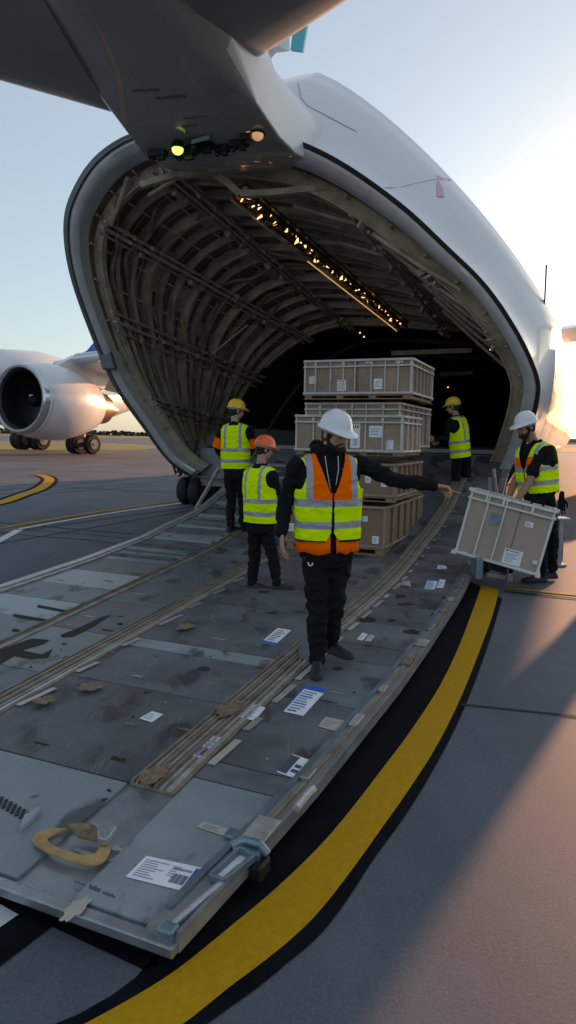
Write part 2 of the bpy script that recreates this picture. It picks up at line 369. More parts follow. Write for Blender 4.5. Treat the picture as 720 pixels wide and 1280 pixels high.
def outer(p, d):
    u, t = UT(p); z = p.z
    ang = math.atan2(z - 3.9, u + 4.85); ca, sa = math.cos(ang), math.sin(ang)
    ar_ = 4.3 if ca > 0 else 5.1; br_ = 4.5 if sa > 0 else 3.45; ex_ = (1.2 if ca > 0 else 2.2) if sa > 0 else 3.4
    rr = (abs(ca / ar_) ** ex_ + abs(sa / br_) ** ex_) ** (-1 / ex_)
    cu = -4.85 + rr * ca; cz = 3.9 + rr * sa
    wgt = smooth01((d + .12) / 2.6)
    uu = u + (cu - u) * wgt; zz = z + (cz - z) * wgt; tt = 13.75 - KT * (z - .8)
    return W(uu, tt + d + wgt * .0, zz)
ds = [0, .15, .4, .8, 1.2, 1.7, 2.3, 3, 4, 6, 9, 14, 20, 30, 45]
full = rim + [rim[-1].lerp(rim[0], k / 18) for k in range(1, 18)]
rings = []
for d in ds:
    rings.append([outer(p, d) if i < NV else outer(p, d) for i, p in enumerate(full)])
last = rings[-1]; cc = sum(last, Vector()) / len(last)
for k, (s_, dd) in enumerate([(.92, 4), (.72, 8), (.4, 11), (.1, 12.5)]): rings.append([cc + (p - cc) * s_ + A * dd for p in last])
MB().loft(rings, True, False, True).build('fuselage_skin', 'skin_white', plane, smooth=True)
# seal, rim band
sl = MB(); rr_ = []
for i in range(NV):
    p = rim[i]; q = rim_in[i]; n_ = (q - p).normalized()
    rr_.append([p - A * .06 - n_ * .02, p + n_ * .05 - A * .075, p + n_ * .055 + A * .02, p - n_ * .015 + A * .03])
sl.loft(rr_, True, True, True).build('door_seal', 'seal', plane, smooth=True)
bd = MB(); rr_ = []
for i in range(NV):
    p = rim[i]; q = rim_in[i]; n_ = (q - p).normalized(); w_ = (q - p).length
    rr_.append([p + n_ * .05 + A * .03, p + n_ * .06 - A * .06, p + n_ * .13 - A * .10, p + n_ * (w_ - .05) - A * .09, q - A * .05, q + A * .30, q - n_ * .06 + A * .30])
bd.loft(rr_, True, True, True).build('door_rim', 'rim_metal', plane, smooth=True)
# outer dark ledge on the left rim
ld = MB(); rr_ = []
for i in range(2, 52):
    p = rim[i]; q = rim_in[i]; n_ = (q - p).normalized(); k = math.sin(math.pi * (i - 2) / 50) ** .5
    rr_.append([p - n_ * .10 * k - A * .02, p + n_ * .055 - A * .105, p + n_ * .06 + A * .02, p - n_ * .10 * k + A * .2])
ld.loft(rr_, True, True, True).build('rim_fairing', 'rim_dark', plane, smooth=True)
hb = MB(); p = slant(137, 449, 13.75, KT); hb.box(p - A * .09, .34, .12, .5, L, A, (Z - L * .35).normalized()).build('hinge_cover', 'rim_dark', plane, bevel=.04)
# interior shell
def IP(s, i, off=0.):
    a = rim_in[i] + A * .22; b = secB[i]; p = a.lerp(b, s)
    bul = math.sin(math.pi * s) * .08
    c = W(-5.0 + 1.2 * s, p.dot(A), 3.2); n_ = inward(p, c)
    return p - n_ * bul + n_ * off, n_
NS = 30
lin = MB(); lin.loft([[IP(k / NS, i)[0] for i in range(NV)] for k in range(NS + 1)], False, False, False).build('interior_lining', 'liner', plane, smooth=True)
# ribs
NR = 15
for k in range(NR):
    s_ = (k + .35) / NR
    m = MB(); pts = []; inn = []; pt2 = []
    dd = .17 if k % 3 else .24
    for i in range(0, NV, 1):
        p, n_ = IP(s_, i, -.02); pts.append(p); inn.append(n_); pt2.append(p + n_ * dd)
    m.prof(pts, .035, dd, inn); m.prof(pt2, .11, .025, inn)
    m.build('rib', 'frame_paint', plane)
# thin secondary frames between ribs
for k in range(NR - 1):
    s_ = (k + .85) / NR; m = MB(); pts = []; inn = []
    i0, i1 = (2, 50) if k % 2 else (6, 104)
    for i in range(i0, i1):
        p, n_ = IP(s_, i, .02); pts.append(p); inn.append(n_)
    m.prof(pts, .05, .05, inn); m.build('secondary_frame', 'hose', plane)
# stringers
for j, i in enumerate(range(5, NV - 4, 4)):
    m = MB(); P = [IP(k / 24, i, .03) for k in range(25)]
    m.prof([p for p, _ in P], .035, .05, [n_ for _, n_ in P]); m.build('stringer', 'frame_paint', plane)
# heavy longerons with brackets
for i, wd, off in ((32, .20, .20), (21, .16, .18), (44, .12, .2), (63, .14, .24), (71, .12, .22), (12, .07, .16), (80, .10, .2)):
    m = MB(); P = [IP(k / 40, i, off) for k in range(41)]
    m.prof([p for p, _ in P], wd * .35, .12, [n_ for _, n_ in P])
    P2 = [IP(k / 40, i + 1.0 if False else i + 1, off + .06) for k in range(41)]; m.prof([p for p, _ in P2], .05, .05, [n_ for _, n_ in P2])
    P3 = [IP(k / 40, i - 1, off + .03) for k in range(41)]; m.tube([p for p, _ in P3], .028, 6)
    for k in range(1, 40):
        if random.random() < .75:
            p, n_ = IP(k / 40 + random.uniform(-.008, .008), i + random.choice((-1, 0, 1)), off + random.uniform(.02, .12)); m.box(p, random.uniform(.04, .16), random.uniform(.05, .2), random.uniform(.04, .12), n_, A, n_.cross(A).normalized())
    m.build('longeron', 'longeron_paint', plane)
# hoses and wiring on the left wall
for k in range(26):
    i0 = random.randint(3, 34); i1 = min(100, i0 + random.randint(7, 18)); s0 = random.uniform(.03, .9); s1 = s0 + random.uniform(-.06, .06)
    pts = []
    for q in range(14):
        f = q / 13; i = int(i0 + (i1 - i0) * f); s_ = s0 + (s1 - s0) * f + .018 * math.sin(f * 9 + k)
        p, n_ = IP(min(.98, max(.02, s_)), i, .10 + .12 * math.sin(math.pi * f) + .03 * math.sin(k)); pts.append(p)
    MB().tube(pts, random.choice((.016, .022, .032, .045)), 6).build('hose', 'hose', plane, smooth=True)
rs = random.Random(3)
for k in range(64):   # lining panels and boxes fixed between the ribs
    ri = rs.randint(0, NR - 2); i = rs.randint(3, NV - 12); s0 = (ri + .45) / NR; s1 = (ri + 1.25) / NR; n_i = rs.randint(3, 8); m = MB()
    a_ = [IP(s0, i + q, .05)[0] for q in range(n_i)]; b_ = [IP(s1, i + q, .05)[0] for q in range(n_i)]; a2 = [IP(s0, i + q, .09)[0] for q in range(n_i)]; b2 = [IP(s1, i + q, .09)[0] for q in range(n_i)]
    m.loft([[a_[q], b_[q], b2[q], a2[q]] for q in range(n_i)], True, True, True); m.build('lining_panel', rs.choice(('liner', 'longeron_paint', 'hose')), plane)
for k in range(14):   # diagonal struts
    ri = rs.randint(0, NR - 3); i = rs.randint(6, 90); MB().bar(IP(ri / NR, i, .2)[0], IP((ri + 1.6) / NR, i + rs.choice((-7, 7, 9)), .2)[0], .05, .04).build('diagonal_strut', 'frame_paint', plane)
# Y braces near the right roof
for s_, a_, b_ in ((.02, 64, 74), (.08, 64, 78), (.2, 66, 80), (.35, 66, 82), (.5, 66, 84), (.3, 56, 66), (.12, 54, 64), (.65, 66, 86), (.05, 40, 48), (.02, 33, 40)):
    p, n1 = IP(s_, a_, .3); q, n2 = IP(max(0, s_ - .06), b_, .1); MB().tube([p, (p + q) / 2 - Z * .03, q], .04, 6).build('brace', 'frame_paint', plane, smooth=True)
# cross beams of the ceiling just behind the tail root
for pl, d_, w_ in ((((176, 232), (216, 220), (262, 214), (284, 228), (300, 243), (345, 241), (432, 232)), 11.6, .12), (((262, 214), (300, 205), (350, 205)), 11.3, .10), (((345, 262), (440, 268), (500, 262)), 12.6, .09), (((350, 300), (450, 306), (540, 300)), 13.6, .08), (((400, 340), (480, 346), (580, 342)), 14.8, .08)):
    P = [dep(x, y, d_) for x, y in pl]; m = MB()
    for a, b in zip(P, P[1:]): m.bar(a, b, w_, w_ * .8)
    m.build('ceiling_beam', 'frame_paint', plane)
# bulkhead arch and cargo bay
ar = MB(); P = []; I = []
for i in range(24, 86):
    p = secB[i]; c = W(-3.8, p.dot(A), 3.2); n_ = inward(p, c); P.append(p - A * .15); I.append(n_)
ar.prof(P, .22, .16, I).build('bulkhead_arch', 'longeron_paint', plane)
bay = MB(); rings = []
for d in (0, 3, 8, 14, 22):
    rings.append([p + A * d for p in secB] + [])
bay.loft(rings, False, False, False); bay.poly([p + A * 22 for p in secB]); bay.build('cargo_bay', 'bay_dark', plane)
fl = MB(); fl.ub(-7.2, -.95, 14.4, 40, 1.42, 1.5); fl.build('cargo_floor', 'bay_floor', plane)
wl = MB(); wl.ub(-8.3, -1.3, 14.15, 14.3, .5, 1.40); wl.build('sill_panel', 'bay_floor', plane)
# bay frames and ceiling details
for q in range(4):
    m = MB(); P = [p + A * (3 + q * 4) for p in secB]; I = [inward(p, W(-3.8, p.dot(A), 3.0)) for p in P]; m.prof(P, .12, .12, I); m.build('bay_frame', 'liner', plane)
a = dep(490, 442, 19); b = dep(590, 438, 18.2); MB().bar(a, b, .16, .12).build('bay_beam', 'longeron_paint', plane)
a = dep(550, 468, 19); b = dep(590, 466, 19); MB().bar(a, b, .12, .10).build('bay_beam', 'liner', plane)
for x, y, d in ((548, 408, 18), (553, 408, 18), (549, 414, 18), (555, 414, 18), (613, 437, 19), (450, 416, 18), (455, 421, 18), (560, 484, 21)):
    MB().box(dep(x, y, d), .035, .03, .03).build('bay_light', 'bay_lamp', plane)
# light strip along the cavity ceiling
a = dep(299, 246, 12.0); b = dep(503, 412, 16.6)
ls = MB(); ax = (b - a).normalized(); sd = ax.cross(Z).normalized()
def LS(f, o1=0., o2=0.): return a.lerp(b, f) + Vector((0, 0, -.22)) * math.sin(math.pi * f) * 0 + sd * o1 + Z * o2
ls.bar(LS(0, -.14, .06), LS(1, -.10, .06), .04, .05); ls.bar(LS(0, .16, .06), LS(1, .12, .06), .04, .05); ls.bar(LS(0, 0, .16), LS(1, 0, .16), .34, .03)
for k in range(26): ls.bar(LS(k / 26, -.14, .06), LS((k + 1) / 26, .14, .1) if k % 2 else LS(k / 26, .16, .06), .02, .03)
lt = ls.build('light_track', 'black_metal', plane)
MB().bar(LS(.38, -.19, -.02), LS(1, -.15, -.02), .018, .018).build('light_strip', 'lamp_edge', plane)
MB().bar(LS(0, -.19, -.02), LS(.38, -.19, -.02), .03, .03).build('track_edge', 'longeron_paint', plane)
for k in range(64):
    f = (k + .5) / 64 + random.uniform(-.008, .008); m = MB(); s_ = (.085 if k < 10 else .055) * random.uniform(.5, 1.1)
    c = LS(f, random.uniform(-.09, .09), random.uniform(-.0, .1)); v = [c + Vector((random.uniform(-1, 1), random.uniform(-1, 1), random.uniform(-1, 1))) * s_ for _ in range(4)]
    m.add(v, [(0, 1, 2), (0, 2, 3), (0, 1, 3), (1, 2, 3)]).build('lamp_reflector', 'lamp_warm' if k % 3 else 'longeron_paint', plane)
# ---- tail boom
def boomring(Al, Br, hgt, rad=.42, lift=0.):
    rc = min(.8, hgt * .55); e = (Br - Al); wdt = e.length; e.normalize(); upv = (Z - e * e.z).normalized(); out = []
    r1 = min(rad, wdt * .4); r2 = .12
    for k in range(7):  # left bottom corner
        th = math.pi + (math.pi / 2) * k / 6; out.append(Al + e * (r2 + r2 * math.cos(th)) + upv * (r2 + r2 * math.sin(th)))
    for k in range(1, 6): out.append(Al + e * (r2 + (wdt - r1 - r2) * k / 6) - upv * .05 * math.sin(math.pi * k / 6))
    for k in range(9):
        th = -math.pi / 2 + (math.pi / 2) * k / 8; out.append(Br + e * (-r1 + r1 * math.cos(th)) + upv * (r1 + r1 * math.sin(th)))
    for k in range(9):
        th = (math.pi / 2) * k / 8; out.append(Br + e * (-rc + rc * math.cos(th)) + upv * (hgt - rc + rc * math.sin(th)))
    for k in range(9):
        th = math.pi / 2 + (math.pi / 2) * k / 8; out.append(Al + e * (rc + rc * math.cos(th)) + upv * (hgt - rc + rc * math.sin(th)))
    return out
A0 = dep(176, 194, 11.0); B0 = dep(349, 172, 10.2); A1 = dep(26, 0, 8.2); B1 = dep(232, 0, 7.6)
rings = [boomring(A0 + A * 4 + Z * .6, B0 + A * 4 + Z * .6, .6, .05), boomring(A0 + A * .6, B0 + A * .6, 1.2, .05), boomring(A0, B0, 1.25, .05)]
for f in (.3, .6, 1, 1.6, 2.4, 3.4):
    rings.append(boomring(A0.lerp(A1, f), B0.lerp(B1, f), 1.25 + .75 * min(1, f), .05 + .85 * max(0, min(1, (f - .3) / .7))))
bm_ = MB().loft(rings, True, True, True); nn = len(rings[0])
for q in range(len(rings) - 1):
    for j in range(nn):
        if 17 <= j <= 30 and q < 4: bm_.m[q * nn + j] = 1  # paler right side near the root: lit look put into the colour
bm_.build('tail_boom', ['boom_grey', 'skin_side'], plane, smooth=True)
# panel lines / vents under the boom
def onboom(f, g_, d=.0):
    p = A0.lerp(A1, f).lerp(B0.lerp(B1, f), g_); e = (B0 - A0).normalized(); u_ = (Z - e * e.z).normalized(); return p - u_ * (.052 * math.sin(math.pi * g_) + .008 + d)
for f0, g0, f1, g1, w_ in ((.02, .1, .02, .85, .02), (.5, .30, .5, .48, .02), (.44, .42, .44, .62, .025), (.22, .45, .22, .56, .02), (.28, .5, .28, .66, .015)):
    MB().bar(onboom(f0, g0), onboom(f1, g1), w_, .008).build('panel_seam', 'panel_line', plane)
for f, g_, sx in ((.03, .15, .3), (.06, .5, .35), (.04, .75, .25), (.1, .45, .2), (.02, .35, .35), (.08, .82, .15), (.02, .62, .2)):
    m = MB(); c = onboom(f, g_, .03); e = (B0 - A0).normalized(); m.box(c, sx, .12, .08, e, A); m.box(c - Z * .05 + e * sx * .2, sx * .4, .06, .1, e, A); m.tube([c - e * sx * .6, c - e * .1 - Z * .1, c + e * sx * .5], .015, 5); m.build('root_fitting', 'black_metal', plane)
m = MB(); c = dep(255, 173, 10.3); m.box(c, .30, .22, .06, (L + Z * .1).normalized(), (A + Z * .5).normalized()); m.build('access_panel', 'steel_blue', plane)
for (x, y, d, s_, mm) in ((222, 186, 10.45, .085, 'lamp_green'), (311, 161, 10.1, .06, 'lamp_amber'), (322, 168, 10.1, .085, 'lamp_amber')):
    c = dep(x, y, d); lp = MB().tube([c + Z * .10, c + Z * .02, c], [s_ * .8, s_ * 1.25, s_ * 1.3], 12).build('lamp_housing', 'black_metal', plane, smooth=True)
    MB().tube([c + Z * .0, c - Z * .04, c - Z * .07, c - Z * .085], [s_ * 1.0, s_ * .95, s_ * .6, s_ * .05], 12).build('lamp_lens', mm, lp, smooth=True)
# tailplanes
def wing(le0, te0, le1, te1, th0, th1, name, m, par, n=10):
    rings = []
    for f in [k / n for k in range(n + 1)]:
        le = le0.lerp(le1, f); te = te0.lerp(te1, f); th = th0 + (th1 - th0) * f; c = te - le; rg = []
        for k in range(24):
            a_ = 2 * math.pi * k / 24; x = (1 - math.cos(a_)) / 2; y = 1.7 * th * (math.sqrt(max(x, 0)) * (1 - x) + .03 * (1 - x)) * (1 if math.sin(a_) >= 0 else -1) * (1 if 0 < x < 1 else 0)
            rg.append(le + c * x + Z * y)
        rings.append(rg)
    return MB().loft(rings, True, True, True).build(name, m, par, smooth=True)
wing(dep(150, 138, 10.4), dep(-10, -120, 7.0), dep(-560, -60, 8.6), dep(-760, -260, 7.4), .30, .12, 'tailplane', 'tail_grey', plane)
wing(dep(311, 76, 9.6), dep(190, -60, 7.2), dep(700, -172, 6.2), dep(640, -420, 4.6), .22, .10, 'tailplane', 'tail_grey', plane)
m = MB(); P = [dep(x, y, 12.6) for x, y in ((300, 120), (345, 66), (362, 64), (362, 30), (384, 28), (384, -60), (300, -60))]; m.slab(P, A * -.2 + L * -.12); m.build('dorsal_fin', 'skin_white', plane)
m = MB(); P = [dep(x, y, 12.35) for x, y in ((363, 62), (378, 64), (384, 30), (366, 38))]; m.slab(P, A * .06); m.build('fin_stripe', 'cyan_paint', plane)
# antennas and red mark on skin: found by projecting pixel rays onto the skin
skin_me = [o for o in plane.children if o.name.startswith('fuselage_skin')][0]
from mathutils.bvhtree import BVHTree
bvh = BVHTree.FromPolygons([v.co + FB for v in skin_me.data.vertices], [p.vertices[:] for p in skin_me.data.polygons])
def hit(x, y):
    h, n_, _, _ = bvh.ray_cast(CAM, ray(x, y).normalized())
    if h is None: return None, None
    if n_.dot(ray(x, y)) > 0: n_ = -n_
    return h, n_
def skinpatch(name, pts, m):
    P = []
    for x, y in pts:
        h, n_ = hit(x, y)
        if h is None: return
        P.append(h + n_ * .012)
    mb = MB(); mb.poly(P); mb.build(name, m, plane)
skinpatch('red_mark', [(545, 219), (551, 222), (555, 247), (546, 246)], 'red_paint')
for pl in ([(372, 100), (376, 122), (384, 132)], [(384, 132), (410, 146), (446, 165)], [(352, 84), (350, 120)]):
    for q in range(len(pl) - 1):
        (x0, y0), (x1, y1) = pl[q], pl[q + 1]
        for k in range(4):
            h1, n1 = hit(x0 + (x1 - x0) * k / 4, y0 + (y1 - y0) * k / 4); h2, n2 = hit(x0 + (x1 - x0) * (k + 1) / 4, y0 + (y1 - y0) * (k + 1) / 4)
            if h1 and h2: MB().bar(h1 + n1 * .004, h2 + n2 * .004, .022, .008).build('skin_seam', 'seam_pale', plane)
h, n_ = None, None
for yy in range(350, 460, 4):
    h, n_ = hit(681, yy)
    if h: break
if h: MB().bar(h - Z * .3, dep(683, 331, h.y), .035, .02).build('antenna', 'black_metal', plane)
for i in (63,):
    P = [outer(rim[i], .25 + k * .45) for k in range(34)]; I = [(p - W(-4.85, p.dot(A), 3.9)) for p in P]; I = [(v - A * v.dot(A)).normalized() for v in I]
    MB().prof([p - n_ * .004 for p, n_ in zip(P, I)], .012, .007, I).build('skin_seam', 'seam_pale', plane)
for d in (2.6, 6.6):
    P = [outer(rim[i], d) for i in range(44, 96)]; I = [(p - W(-4.85, p.dot(A), 3.9)) for p in P]; I = [(v - A * v.dot(A)).normalized() for v in I]
    MB().prof([p - n_ * .004 for p, n_ in zip(P, I)], .012, .007, I).build('skin_seam', 'seam_pale', plane)
# left gear cluster by the rim foot
def wheel(par, c, r, wd, ax, rim_m='hub_metal'):
    ax = ax.normalized(); n = 20; rgs = []
    for (o_, q) in ((-.5, .62), (-.5, .88), (-.36, .98), (-.12, 1.0), (.12, 1.0), (.36, .98), (.5, .88), (.5, .62)):
        e = ax.orthogonal().normalized(); f = ax.cross(e); rgs.append([c + ax * wd * o_ + (e * math.cos(2 * math.pi * k / n) + f * math.sin(2 * math.pi * k / n)) * r * q for k in range(n)])
    w_ = MB().loft(rgs, True, True, True).build('wheel', 'rubber', par, smooth=True)
    h_ = MB(); h_.tube([c - ax * wd * .53, c + ax * wd * .53], r * .5, 14); h_.tube([c - ax * wd * .60, c + ax * wd * .60], r * .16, 8); h_.build('wheel_rim', rim_m, w_, smooth=True)
    return w_
GB = onz(246, 610, 0)
gr = thing('landing_gear', Vector((GB.x, GB.y, 0)), 'black wheeled landing gear under the left foot of the open cargo door', 'landing gear') if False else plane
gy = 15.0
for (x, y, r, d) in ((233, 599, .34, 16.8), (247, 602, .33, 16.4), (262, 601, .34, 16.9), (272, 598, .30, 17.2)):
    c = dep(x, 0, d); c.z = r + .002; 
    k = (c.y / 1.0); q = dep(x, y, d); c.x = q.x
    wheel(plane, Vector((c.x, c.y, r)), r, .26, L + A * .1, 'black_metal')
m = MB(); base = dep(250, 590, 16.6)
for k in range(9):
    p = base + Vector((random.uniform(-.55, .55), random.uniform(-.3, .3), random.uniform(-.1, .5))); m.box(p, random.uniform(.1, .35), random.uniform(.1, .35), random.uniform(.1, .4), L, A)
for k in range(10):
    p = base + Vector((random.uniform(-.6, .6), random.uniform(-.3, .2), random.uniform(0, .5))); m.tube([p, p + Vector((random.uniform(-.2, .2), -.15, -.25)), p + Vector((random.uniform(-.3, .4), 0, .3))], .03, 6)
m.build('gear_leg', 'black_metal', plane)
# right side wing, engine and gear (seen at the picture's right edge)
wr = wing(W(-.9, 33, 6.3), W(-.9, 40 - 12, 5.9), W(22, 27, 8.0), W(22, 23.5, 7.9), .5, .2, 'wing', 'skin_side', plane)
ec = dep(752, 478, 27)
def nacelle(par, c, d, r, ln, prof_, skin_m, fanless=False):
    d = d.normalized(); e = d.cross(Z).normalized(); f = e.cross(d); n = 36
    def ring(x, q): return [c + d * x * ln + (e * math.cos(2 * math.pi * k / n) + f * math.sin(2 * math.pi * k / n)) * r * q for k in range(n)]
    return ring
rg = []
for t, q in ((18.6, .1), (19.2, .55), (20.5, .9), (22.5, 1), (27, 1), (29.5, .7), (31, .1)): rg.append([W(1.5 + math.copysign(abs(math.cos(a)) ** .6, math.cos(a)) * 1.7 * q, t, 3.35 + math.copysign(abs(math.sin(a)) ** .6, math.sin(a)) * 1.2 * q) for a in [2 * math.pi * k / 28 for k in range(28)]])
MB().loft(rg, True, True, True).build('sun_block_sponson', 'skin_side', plane, smooth=True)  # sponson added and shaped to keep low sun off the ramp
for k, (u_, t_g) in enumerate(((1.0, 21.6), (1.0, 23.6), (1.0, 25.6))):
    for du in (-.42, .42): wheel(plane, W(u_ + du, t_g, .66), .655, .42, L)
    MB().tube([W(u_, t_g, .6), W(u_, t_g + .2, 2.4)], .16, 10).build('gear_leg', 'steel', plane, smooth=True)
MB().bar(W(1.0, 21.4, .66), W(1.0, 25.8, .66), .3, .3).build('bogie_beam', 'black_metal', plane)
# ------------------------------------------------------------------ loading ramp
def rz(t):
    P = [(0, .095), (6.8, .095), (8.2, .14), (9.8, .30), (11.4, .56), (13.0, 1.02), (14.2, 1.42), (15, 1.5)]
    for i in range(len(P) - 1):
        if t <= P[i + 1][0]:
            f = (t - P[i][0]) / (P[i + 1][0] - P[i][0]); f2 = f * f * (3 - 2 * f) * .35 + f * .65; return P[i][1] + (P[i + 1][1] - P[i][1]) * f2
    return 1.5
def tab(*P):
    def f(t):
        if t <= P[0][0]: return P[0][1]
        for a, b in zip(P, P[1:]):
            if t <= b[0]: return a[1] + (b[1] - a[1]) * (t - a[0]) / (b[0] - a[0])
        return P[-1][1]
    return f
uR = tab((1.66, -1.07), (2.1, -1.04), (2.8, -1.0), (4.2, -.97), (5.3, -.98), (7.3, -1.03), (8.5, -1.09), (14, -1.2))
def uE(t): return uR(t) - .125
u2 = tab((1.7, -1.63), (2.7, -1.70), (4.8, -1.81), (7.2, -1.88), (9, -1.95), (14, -2.0))
u1 = tab((1.7, -2.90), (2.9, -3.04), (5, -3.31), (7, -3.58), (9, -3.75), (14, -3.95))
u0_ = tab((1.7, -3.60), (3.7, -3.88), (6.6, -4.41), (9, -4.7), (14, -5.0))
uL = tab((1.7, -5.0), (5.1, -5.37), (7.3, -5.78), (9, -6.02), (10.5, -6.15), (14, -6.9))
RT0 = 1.70; RT1 = 14.1
ramp = thing('loading_ramp', W(-3, RT0, 0), 'wide worn grey metal loading ramp rising into the aircraft', 'ramp')
def strip(ua, ub, t0, t1, z0, z1, n=None):
    n = n or max(2, int((t1 - t0) / .35)); rings = []
    for k in range(n + 1):
        t = t0 + (t1 - t0) * k / n; z = rz(t); rings.append([W(ua(t), t, z + z0), W(ub(t), t, z + z0), W(ub(t), t, z + z1), W(ua(t), t, z + z1)])
    return MB().loft(rings, True, True, True)
strip(lambda t: uL(t) + .02, lambda t: uR(t) - .03, RT0 + .02, RT1, -.045, -.012).build('ramp_body', 'steel', ramp)
for u_ in (-1.3, -2.4, -3.6, -4.8):
    MB().ub(u_ - .05, u_ + .05, RT0 + .15, 6.5, .006, .052).build('runner', 'black_metal', ramp)
def cst(f, d): return lambda t: f(t) + d
cols = [(cst(u2, .13), cst(uE, -.005), [1.72, 2.62, 2.80, 3.72, 4.55, 4.95, 5.6, 6.3, 6.9, 7.7, 8.5, 9.3, 10.2, 11, 12, 13, 14.1], 'BDDMDDDDDDDDDDDD'),
        (cst(u1, .11), cst(u2, -.13), [1.72, 2.45, 3.45, 4.15, 4.35, 5.6, 6.9, 8.2, 9.5, 10.6, 11.6, 12.8, 14.1], 'BDDBDDDDDDDD'),
        (cst(u0_, .06), cst(u1, -.11), [1.72, 2.6, 3.4, 4.3, 5.2, 6.1, 7.2, 8.3, 9.4, 10.6, 11.8, 13, 14.1], 'MMMDMMDDMMMM'),
        (cst(uL, .09), cst(u0_, -.06), [1.72, 2.8, 3.8, 4.4, 5.0, 5.6, 6.3, 7, 7.5, 8.0, 8.5, 9, 9.5, 10, 10.5, 11, 11.5, 12.1, 12.8, 13.5, 14.1], 'MBMBMBMBMDBMBMBMMMMM')]
for ua, ub, ts, kinds in cols:
    for k in range(len(ts) - 1):
        o = strip(ua, ub, ts[k] + .006, ts[k + 1] - .006, -.010, 0.0 + random.uniform(-.001, .001)).build('deck_panel', {'B': 'deck_blue', 'D': 'deck_dark', 'M': 'deck_mid'}[kinds[k]], ramp)
# tracks
for uc, w_ in ((u2, 1.0), (u1, .85), (u0_, .45)):
    tr = strip(cst(uc, -.12 * w_), cst(uc, .12 * w_), RT0 + (.75 if uc is u2 else .02), RT1, -.010, .004).build('roller_track', 'track_tan', ramp)
    for d, m_, hh, wd in ((-.105, 'track_tan', .020, .012), (-.082, 'track_pale', .010, .010), (-.045, 'track_tan', .022, .008), (-.02, 'track_pale', .012, .012), (.018, 'track_tan', .020, .010), (.052, 'track_pale', .018, .008), (.088, 'track_pale', .014, .022)):
        strip(cst(uc, (d - wd / 2) * w_), cst(uc, (d + wd / 2) * w_), RT0 + (.75 if uc is u2 else .03), RT1, .004, hh).build('rail', m_, tr)
for k in range(26):   # rollers / latches in the right track, pale pads
    t = 2.75 + k * .42; z = rz(t) + .006; u = u2(t) + .155
    m = MB(); m.ub(u - .02, u + .02, t, t + .3 * random.uniform(.5, 1.1), z, z + .005); m.build('track_pad', 'track_pale' if k % 3 else 'paper_cream', ramp)
for k in range(16):
    t = 2.9 + k * .6; z = rz(t) + .006; u = u1(t) + .125
    m = MB(); m.ub(u - .018, u + .018, t, t + .35 * random.uniform(.4, 1.1), z, z + .005); m.build('track_pad', 'track_pale', ramp)
# right edge beam
eb = strip(uE, uR, RT0, RT1, -.040, .012).build('edge_beam', 'edge_metal', ramp)
strip(cst(uR, -.012), cst(uR, .004), RT0, RT1, .0125, .030).build('beam_lip', 'steel', eb)
strip(cst(uE, .0), cst(uE, .028), RT0 + .1, RT1, .0125, .026).build('inner_rail', 'steel_blue', eb)
strip(cst(uE, .055), cst(uE, .075), RT0 + .5, RT1, .0125, .020).build('inner_rail', 'track_tan', eb)
for k in range(20):
    t = 2.3 + k * .55 + random.uniform(-.1, .1); z = rz(t) + .013; m = MB(); m.ub(uE(t) + .03, uE(t) + .03 + random.uniform(.04, .1), t, t + random.uniform(.08, .2), z, z + random.uniform(.006, .022)); m.build('cleat', random.choice(('steel', 'tape_tan', 'track_pale')), ramp, bevel=.004)
# left edge
strip(uL, cst(uL, .10), RT0, RT1, -.045, .035).build('edge_beam', 'track_pale', ramp)
strip(cst(uL, .10), cst(uL, .16), RT0, RT1, .001, .02).build('inner_rail', 'track_pale', ramp)
# near edge lip and side rope / strut
m = MB(); m.ub(-6, uR(0), RT0 - .035, RT0 + .012, .055, .094); m.build('front_lip', 'steel', ramp, bevel=.006)
a = onz(246, 640, rz(10.6)); a = W(uL(10.4) - .05, 10.4, rz(10.4)); b = dep(274, 585, 11.3); MB().tube([a, a.lerp(b, .5) - Z * .01, b], .035, 8).build('side_strut', 'track_pale', ramp, smooth=True)
for k in range(16):   # tread ribs on the left walkway
    t = 7.2 + k * .40; strip(cst(uL, .2), cst(u0_, -.12), t, t + .10, .001, .022, 2).build('tread', 'deck_blue' if k % 2 else 'deck_dark', ramp)
# hinge latch near the right corner
def RP(x, y, dz=0.): return onz(x, y, .095 + dz)
lc = RP(318, 1062)
m = MB(); m.box(RP(312, 1062, .02), .11, .08, .035, L, A); m.tube([RP(290, 1058, .03), RP(305, 1050, .05), RP(325, 1055, .055), RP(335, 1068, .02)], .018, 8); m.box(RP(300, 1045, .015), .12, .06, .02, L, A); m.build('latch', 'steel_blue', ramp, bevel=.006)
m = MB()
for a_, b_ in (((262, 1096), (300, 1062)), ((280, 1103), (318, 1072)), ((262, 1096), (280, 1103)), ((300, 1062), (318, 1072))): m.bar(RP(*a_, .03), RP(*b_, .03), .012, .03)
m.build('latch_frame', 'steel_blue', ramp, bevel=.003)
MB().slab([RP(270, 1096, .010), RP(300, 1068, .010), RP(311, 1073, .010), RP(281, 1100, .010)], Z * .006).build('latch_plate', 'paper', ramp)
MB().tube([RP(206, 1166, .02), RP(300, 1084, .025)], .014, 8).build('tie_rod', 'steel', ramp, smooth=True)
MB().box(RP(210, 1166, .012), .06, .05, .05, L, A).build('rod_end', 'steel_blue', ramp, bevel=.008)
m = MB(); m.box(RP(325, 1085, -.02), .05, .09, .06, L, A); m.build('roller_block', 'black_metal', ramp, bevel=.01)
